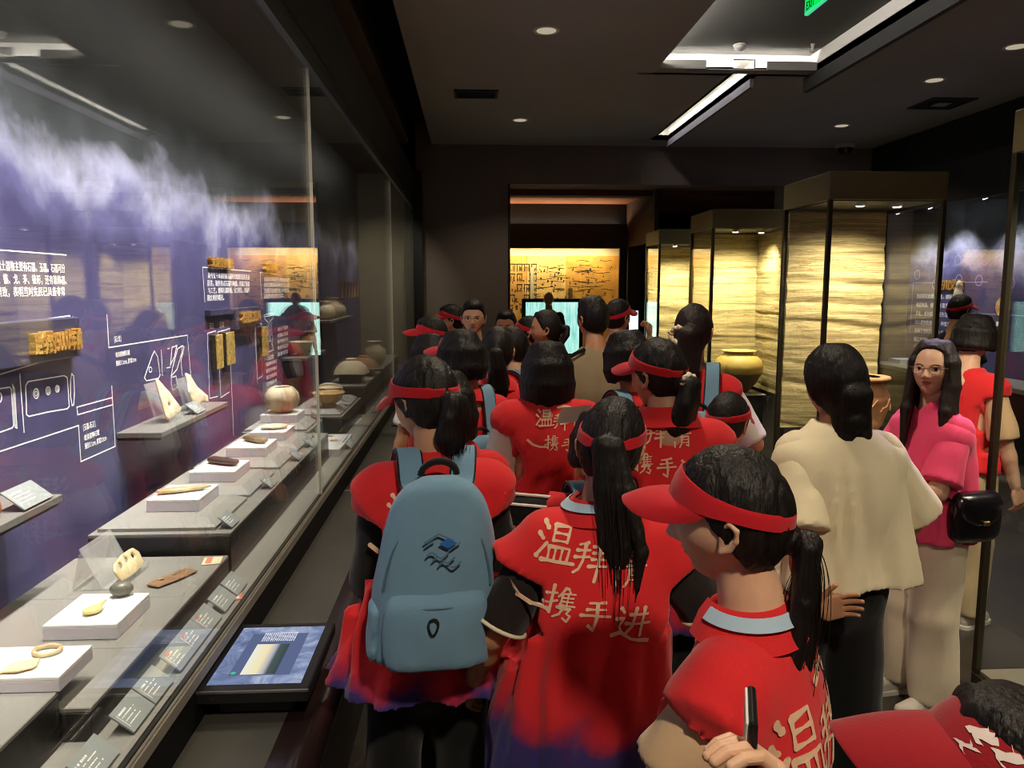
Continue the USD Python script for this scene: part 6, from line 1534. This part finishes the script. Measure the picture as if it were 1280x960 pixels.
person('round-faced man with glasses facing the viewer in front of the dark pier', x, y, 176, h, (0, -3, 0), 2, 'fair', 'm', hair=('short', dict(front=.02)), face=True, glasses=True, outfit=dict(top='tee', tee=BLK), seed=19)
x, y, h = pos(570, 380, 5.9)
person('pupil in red visor just behind the man with glasses', x, y, 75, h, (10, -4, 0), 2, 'mid', hair=('short', dict(nape=-.3)), visor=True, outfit=dict(print=0), seed=20)
x, y, h = pos(547, 394, 4.85)
person('pupil in red visor turned towards the glass left of the man with glasses', x, y, 70, h, (12, -6, 0), 2, 'mid', hair=('short', dict(nape=-.3)), visor=True, outfit=dict(print=0), seed=21)
x, y, h = pos(541, 416, 4.1)
person('bare-headed pupil with black hair close to the glass', x, y, 25, h, (15, -6, 0), 2, 'mid', hair=('bob', dict(len=-.35)), outfit=dict(print=0), seed=22)
x, y, h = pos(583, 411, 3.3)
person('girl with a chin-length bob under a red visor, looking left at the showcase', x, y, 22, h, (34, -4, 0), 1, 'mid', hair=('bob', dict(len=-.4)), visor=True, outfit=dict(print=0, collar=RED, tee=TEE), seed=23)
backpack('blue backpack on the bob-haired girl in visor looking left', x+.0, y, 22, h, s=.85, logo=False)
x, y, h = pos(621, 408, 3.72)
person('girl with a long black ponytail and lettered red vest beyond the visor bob', x, y, -6, h, (0, -4, 0), 1, 'mid', hair=('pony', dict(z=.0, len=1.2, r=.16, side=.1)), outfit=dict(print=.62, pz=.755, collar=RED, tee=BLK), seed=24)
x, y, h = pos(1214, 391, 3.78)
person('pupil in red vest over sandy shirt and khaki trousers behind the pink-shirted woman', x, y, -62, h, (-10, -6, 0), 1, 'fair', hair=('bob', dict(len=-.2)), visor=None, outfit=dict(print=0, tee=TANC, sleeve=.98, trousers=KHAKI, leg=1.15, hem=.52), seed=25)
x, y, h = pos(1197, 368, 6.0)
person('dark-clothed person with a red visor at the far right showcase', x, y, -60, h, (-10, -4, 0), 2, 'mid', hair=('short', dict(nape=-.3)), visor=True, outfit=dict(top='tee', tee=BLK), seed=26)
# at the bottom edge
x, y, h = pos(1250, 872, .62)
def local(p, x, y, yaw):
    c, s_ = math.cos(math.radians(yaw)), math.sin(math.radians(yaw)); d = np.asarray(p)-[x, y, 0]; return np.array([c*d[0]+s_*d[1], -s_*d[0]+c*d[1], d[2]])
hl_ = local(at(980, 1030, 'y', .64), x, y, 72)
person('pupil at the bottom right corner with a wide red visor brim, holding up a phone', x, y, 72, h, (8, 26, 0), 0, 'fair', hair=('short', dict(nape=-.3)), visor=(cloth('visor_red_shaded', '#8c101b', '#7c0c16', .4), True, .50, [(-34, -22, -.1, .55), (-50, -42, .1, .8), (-30, -23, -.75, -.35)]), face=True, outfit=dict(print=0, collar=RED),  # darker copy of the visor red, its shade put into the colour
       arms=dict(R=dict(w=tuple(hl_/(h*.982)), hint=(.5, -.3, -1), d=(-.1, .35, 1), n=(-.5, .8, 0), curl=(28, 38, 25), thumb=25)), seed=27)
q = at(938, 935, 'y', .66)
t = thing('phone', 'phone seen edge-on in the hand at the bottom edge', 'phone', tuple(q), -19)
obj('case', rbox(-.0045, .0045, -.036, .036, -.085, .045, .004), M('phone_black', '#121214', .3), t)
obj('back_plate', rbox(-.0062, -.0035, -.033, .033, -.083, .043, .0012), M('phone_pale', '#d8d4cc', .3), t)
# the bald mannequin before the glowing screen
x, y, h = pos(686, 364, 12.1)
person('bald dark-robed mannequin standing before the glowing teal screen', x, y, 150, h, (20, 0, 0), 2, 'mid', 'm', hair=(None,), kind=('mannequin', 'mannequin'), outfit=dict(top='tee', tee=DARKB, hem=.40, sleeve=.98, shoes=BLK), seed=28)
